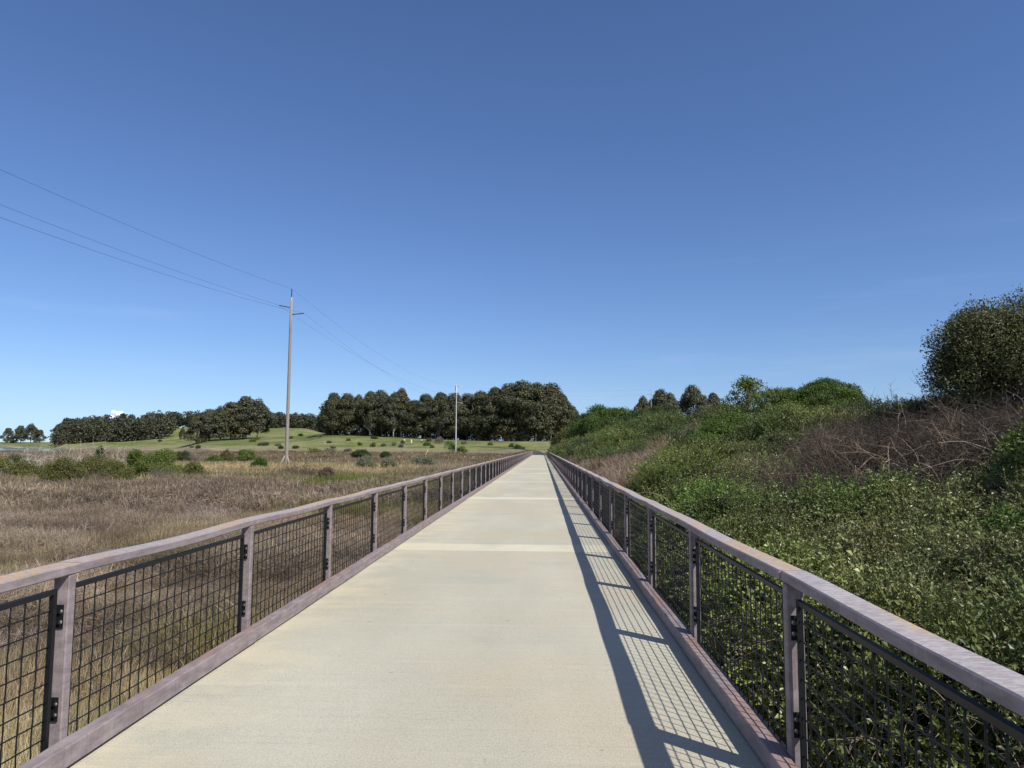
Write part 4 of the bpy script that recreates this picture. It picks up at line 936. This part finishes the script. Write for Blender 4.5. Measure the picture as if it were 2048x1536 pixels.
# ------------------------------------------------------------------ power line, small posts, cloud
def wire(P, name, label, group, rad=.013, mat='wire'):
    mb = MB(); mb.tube(P, rad, 4, cap=False); o = obj(name, mb.build(name, M[mat])); tag(o, label, 'wire', group)
def sag(a, b, s, n=40, end=1.):
    a, b = np.array(a, float), np.array(b, float); t = np.linspace(0, end, n)[:, None]; P = a + (b-a)*t; P[:, 2] -= (4*s*t*(1-t))[:, 0]; return P
def insulator(a, b, r=.075, n=14):
    """post insulator: a rod with a row of sheds"""
    mb = MB(); a, b = np.array(a, float), np.array(b, float); P = []; R = []
    for k in range(n*2+1):
        P.append(a + (b-a)*k/(n*2)); R.append(r if k % 2 else r*.62)
    mb.tube(P, R, 8); return mb.build('insulator', M['polymer'], True)
def line():
    x, y = -37.5, 105.6; z = gz(x, y); t1 = 24.6
    p1 = empty('utility_pole', (x, y, z), 'tall weathered wooden utility pole with braced foot in the marsh', 'utility pole')
    H = t1 - z - 1.25
    mb = MB(); mb.tube([(0, 0, -1)] + [(0, 0, H*k/6) for k in range(7)], [.27] + list(np.linspace(.27, .185, 7)), 12)
    for k in range(30): mb.box((.16 if k % 2 else -.30, -.02, 6+k*.58), (.30 if k % 2 else -.16, .0, 6.02+k*.58))
    obj('pole', mb.build('pole', M['wood'], True), p1)
    mb = MB(); mb.tube([(0, 0, H), (0, 0, H+.5)], .15, 10); obj('pole_cap', mb.build('pole_cap', M['galv']), p1)
    obj('insulator', insulator((0, 0, H+.42), (0, 0, H+1.75), .10), p1)
    obj('insulator', insulator((-.2, 0, H-1.05), (-1.85, 0, H-.72), .09), p1); obj('insulator', insulator((.2, 0, H-2.1), (1.95, 0, H-1.95), .09), p1)
    for (bx, by) in ((-1.15, -.4), (.75, -.3), (.3, 1.0)):
        m = MB(); m.tube([(bx, by, -.3), (bx*.14, by*.14, 1.75)], [.16, .13], 8); obj('brace', m.build('brace', M['wood'], True), p1)
    T1 = [(x, y, z+H+1.78), (x-1.9, y, z+H-.70), (x+2.0, y, z+H-1.93)]
    x2, y2 = -30.9, 260.4; z2 = gz(x2, y2)
    p2 = empty('utility_pole', (x2, y2, z2), 'pale grey steel pole with three short arms in front of the grove', 'utility pole')
    H2 = 24.6
    mb = MB(); mb.tube([(0, 0, -1)] + [(0, 0, H2*k/6) for k in range(7)], [.26] + list(np.linspace(.26, .15, 7)), 14); obj('pole', mb.build('pole', M['galv'], True), p2)
    A2 = []
    for k, zz in enumerate((H2-.5, H2-3.5, H2-6.3)):
        m = MB(); m.tube([(.1, 0, zz), (1.0, -.3, zz-.2), (2.3, -.6, zz-.48)], [.10, .08, .06], 8); obj('arm', m.build('arm', M['galv'], True), p2); A2.append((x2+2.3, y2-.6, z2+zz-.48))
    obj('insulator', insulator((-.32, 0, H2-2.4), (-.32, 0, H2-.4), .12), p2)
    anchor = np.array((-34.3-x2, 212-y2, gz(-34.3, 212)-z2))
    for k, zz in enumerate((H2-3.6, H2-6.4)):
        m = MB(); e = anchor + np.array((.0 + .25*k, 0, .0)); s = np.array((-.1, 0, zz)); m.tube([s, e], .028, 4); obj('guy_wire', m.build('guy_wire', M['wire']), p2)
        g = e + (s-e)*.10
        if k == 0:
            m = MB(); m.tube([e, g], .07, 6); obj('guy_guard', m.build('guy_guard', M['yellow']), p2)
    x3, y3 = 44.9, 300.; z3 = gz(x3, y3)
    p3 = empty('utility_pole', (x3, y3, z3), 'thin far pole with one crossbar rising over the bank hedge', 'utility pole')
    H3 = 1.6755 + (896.5-781)/1450*300 - z3
    m = MB(); m.tube([(0, 0, -1), (0, 0, H3)], [.2, .11], 8); obj('pole', m.build('pole', M['wood'], True), p3)
    m = MB(); m.box((-1.3, -.06, H3-2.25), (1.3, .06, H3-2.1)); m.tube([(-1.25, 0, H3-2.1), (-1.25, 0, H3-1.75)], .05, 6); m.tube([(1.25, 0, H3-2.1), (1.25, 0, H3-1.75)], .05, 6); obj('crossbar', m.build('crossbar', M['wood']), p3)
    x0, y0 = -43.5, -58.; z0 = gz(x0, y0)
    g = 'power line wires'
    A0 = [(x0, y0, z0+25.9), (x0-1.9, y0, z0+23.5), (x0+2.0, y0, z0+22.3)]
    for k, (s, la, lb) in enumerate(((3.6, 'top wire running from the wooden pole out over the marsh', 'top wire sagging from the wooden pole to the steel pole'), (2.9, 'wire from the outer arm of the wooden pole out over the marsh', 'wire from the outer arm of the wooden pole to the steel pole'), (4.2, 'lowest wire from the inner arm of the wooden pole out over the marsh', 'lowest wire from the inner arm of the wooden pole to the steel pole'))):
        wire(sag(T1[k], A0[k], s), 'power_line', la, g, .012)
        wire(sag(T1[k], A2[k] if k else (x2-.32, y2, z2+H2-.4), 3.4), 'power_line', lb, g, .011)
        B3 = [(x3, y3, z3+H3), (x3-1.25, y3, z3+H3-1.75), (x3+1.25, y3, z3+H3-1.75)]
        wire(sag(A2[k], B3[k], .9), 'power_line', ('upper', 'middle', 'lower')[k] + ' faint wire between the steel pole and the far pole', g, .009)
line()
def small_things():
    def post(x, y, h, w, mat, cap, label, cat, name, group=None):
        z = gz(x, y); r = empty(name, (x, y, z), label, cat, group)
        m = MB(); chamfer_box(m, (-w, -w, -.3), (w, w, h*.7), .02); obj('post', m.build('post', M[mat]), r)
        m = MB(); chamfer_box(m, (-w*1.25, -w*1.25, h*.7+.002), (w*1.25, w*1.25, h), .02); obj('cap', m.build('cap', M[cap]), r)
    post(-66.9, 352, 1.9, .28, 'wood', 'white', 'white topped marker post over the reddish brown shrub', 'post', 'marker_post', 'white marker posts on the pasture')
    post(-64.2, 356, 1.6, .26, 'white', 'white', 'plain white marker post alone on the pasture', 'post', 'marker_post', 'white marker posts on the pasture')
    post(-59.8, 360, 1.4, .22, 'dark', 'white', 'dim grey marker post nearest the guy wires', 'post', 'marker_post', 'white marker posts on the pasture')
    post(-10.9, 292, 1.5, .22, 'dark', 'white', 'white topped sign post beside the asphalt path', 'post', 'sign_post')
    post(-7.6, 293, .8, .75, 'dark', 'dark', 'low dark box beside the asphalt path', 'box', 'utility_box')
    post(3.2, 66, 1.9, .05, 'wood', 'wood', 'thin grey stake among brush behind the far railing', 'stake', 'stake')
    x, y = DECK_END, 0
    post(-2.62, 193.0, 1.0, .10, 'wood', 'white', 'pale end post where the sunny railing meets the asphalt', 'post', 'end_post')
def cloud():
    r = np.random.default_rng(8); bm = bmesh.new()
    m, nt, out = new_mat('cloud'); b = nd(nt, 'ShaderNodeBsdfPrincipled', {'Base Color': (.93, .94, .96, 1), 'Roughness': 1., 'Specular IOR Level': 0.}); nt.links.new(b.outputs[0], out.inputs[0])
    D = 9000.; k = D/1450*1.0
    for (u, v, a, bb) in ((216, 831, 14, 9), (204, 834, 12, 8), (229, 835, 11, 8), (193, 836, 12, 5), (182, 836, 10, 4), (237, 839, 9, 6), (212, 826, 8, 6), (221, 824, 7, 5), (175, 835, 8, 3)):
        for q in range(5):
            c = Vector(((u-1084+r.normal(0, a*.35))*k, D+r.normal(0, 60), 1.7+(890-v+r.normal(0, bb*.35))*k)); s = r.uniform(.35, .75)
            n0 = len(bm.verts); bmesh.ops.create_icosphere(bm, subdivisions=3, radius=1)
            bm.verts.ensure_lookup_table()
            for vv in bm.verts[n0:]:
                d = vv.co.copy(); w = 1 + .22*(float(vn(d.x*3+q, d.y*3+d.z*2, q))-.5); vv.co = Vector((d.x*a*k*s*w, d.y*a*k*s*w, d.z*bb*k*s*w)) + c
    me = bpy.data.meshes.new('cloud'); bm.to_mesh(me); bm.free(); me.materials.append(m)
    for p in me.polygons: p.use_smooth = True
    o = obj('cloud', me); tag(o, 'small white cloud low on the horizon above the far wood', 'cloud', None, 'stuff')
small_things(); cloud()
# ------------------------------------------------------------------ light, sky, camera
def world():
    w = bpy.data.worlds.new('World'); S.world = w; w.use_nodes = True; nt = w.node_tree; nt.nodes.clear()
    out = nt.nodes.new('ShaderNodeOutputWorld'); bg = nt.nodes.new('ShaderNodeBackground')
    sky = nt.nodes.new('ShaderNodeTexSky'); sky.sky_type = 'NISHITA'; sky.sun_disc = False
    sky.sun_elevation = math.asin(SUN.z); sky.sun_rotation = math.atan2(SUN.x, SUN.y)
    # the haze just above the horizon is left out: look-ups stay a few degrees up
    xyz = nd(nt, 'ShaderNodeSeparateXYZ', {0: nd(nt, 'ShaderNodeTexCoord').outputs['Generated']})
    zz = math_n(nt, 'SQRT', math_n(nt, 'ADD', math_n(nt, 'MULTIPLY', xyz.outputs[2], xyz.outputs[2]), .0024), 0.)
    nt.links.new(nd(nt, 'ShaderNodeCombineXYZ', {0: xyz.outputs[0], 1: xyz.outputs[1], 2: zz}).outputs[0], sky.inputs[0])
    sky.altitude = 0; sky.air_density = SKY[0]; sky.dust_density = SKY[1]; sky.ozone_density = SKY[2]
    bg.inputs[1].default_value = SKY[3]
    # thin streaks of high cloud
    wv = nd(nt, 'ShaderNodeMapping', {'Vector': nd(nt, 'ShaderNodeTexCoord').outputs['Generated'], 'Scale': (1.6, 1.6, 17), 'Rotation': (0, .10, 0)}).outputs[0]
    wf = math_n(nt, 'MULTIPLY', ramp(nt, noise(nt, wv, 1.5, 5, .6), .50, .78), ramp(nt, xyz.outputs[2], .34, .10))
    wf = math_n(nt, 'MULTIPLY', wf, .07)
    # unseen broken cloud added behind the camera as neutral fill for the deck shadows
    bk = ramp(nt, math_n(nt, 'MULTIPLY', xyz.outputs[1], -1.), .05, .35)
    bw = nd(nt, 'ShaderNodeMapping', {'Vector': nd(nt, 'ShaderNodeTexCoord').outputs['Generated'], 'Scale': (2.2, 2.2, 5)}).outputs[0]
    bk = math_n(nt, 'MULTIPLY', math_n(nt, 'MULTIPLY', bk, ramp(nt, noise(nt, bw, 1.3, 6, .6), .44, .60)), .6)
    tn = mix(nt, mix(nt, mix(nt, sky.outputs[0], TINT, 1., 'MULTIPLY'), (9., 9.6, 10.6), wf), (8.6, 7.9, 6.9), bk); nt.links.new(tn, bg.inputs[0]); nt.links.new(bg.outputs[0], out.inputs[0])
SKY = (1.0, 0.0, 7.0, .094)
TINT = (.985, 1.0, 1.14)
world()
sl = bpy.data.lights.new('sun', 'SUN'); sl.energy = 5.0; sl.angle = math.radians(.53); sl.color = (1, .95, .86)
so = bpy.data.objects.new('sun', sl); C.objects.link(so); so.location = (30, -30, 60)
so.rotation_euler = (-SUN).to_track_quat('-Z', 'Y').to_euler()
def camera():
    p, y, r = .0867, .0415, .0052
    f = Vector((-math.sin(y)*math.cos(p), math.cos(y)*math.cos(p), math.sin(p)))
    a = Vector((math.cos(y), math.sin(y), 0)); b = a.cross(f)
    ri = a*math.cos(r) + b*math.sin(r); up = -a*math.sin(r) + b*math.cos(r)
    cam = bpy.data.cameras.new('camera'); cam.sensor_width = 36; cam.lens = 36*1450/2048; cam.clip_start = .05; cam.clip_end = 20000
    o = bpy.data.objects.new('camera', cam); C.objects.link(o)
    m = Matrix(((ri.x, up.x, -f.x, 0), (ri.y, up.y, -f.y, 0), (ri.z, up.z, -f.z, EYE), (0, 0, 0, 1)))
    o.matrix_world = m; S.camera = o
camera()
S.view_settings.view_transform = 'Standard'; S.view_settings.look = 'None'; S.view_settings.gamma = 1; S.view_settings.exposure = .18
S.render.engine = 'CYCLES'; S.cycles.max_bounces = 6; S.cycles.transparent_max_bounces = 8
try: S.cycles.use_denoising = True
except Exception: pass
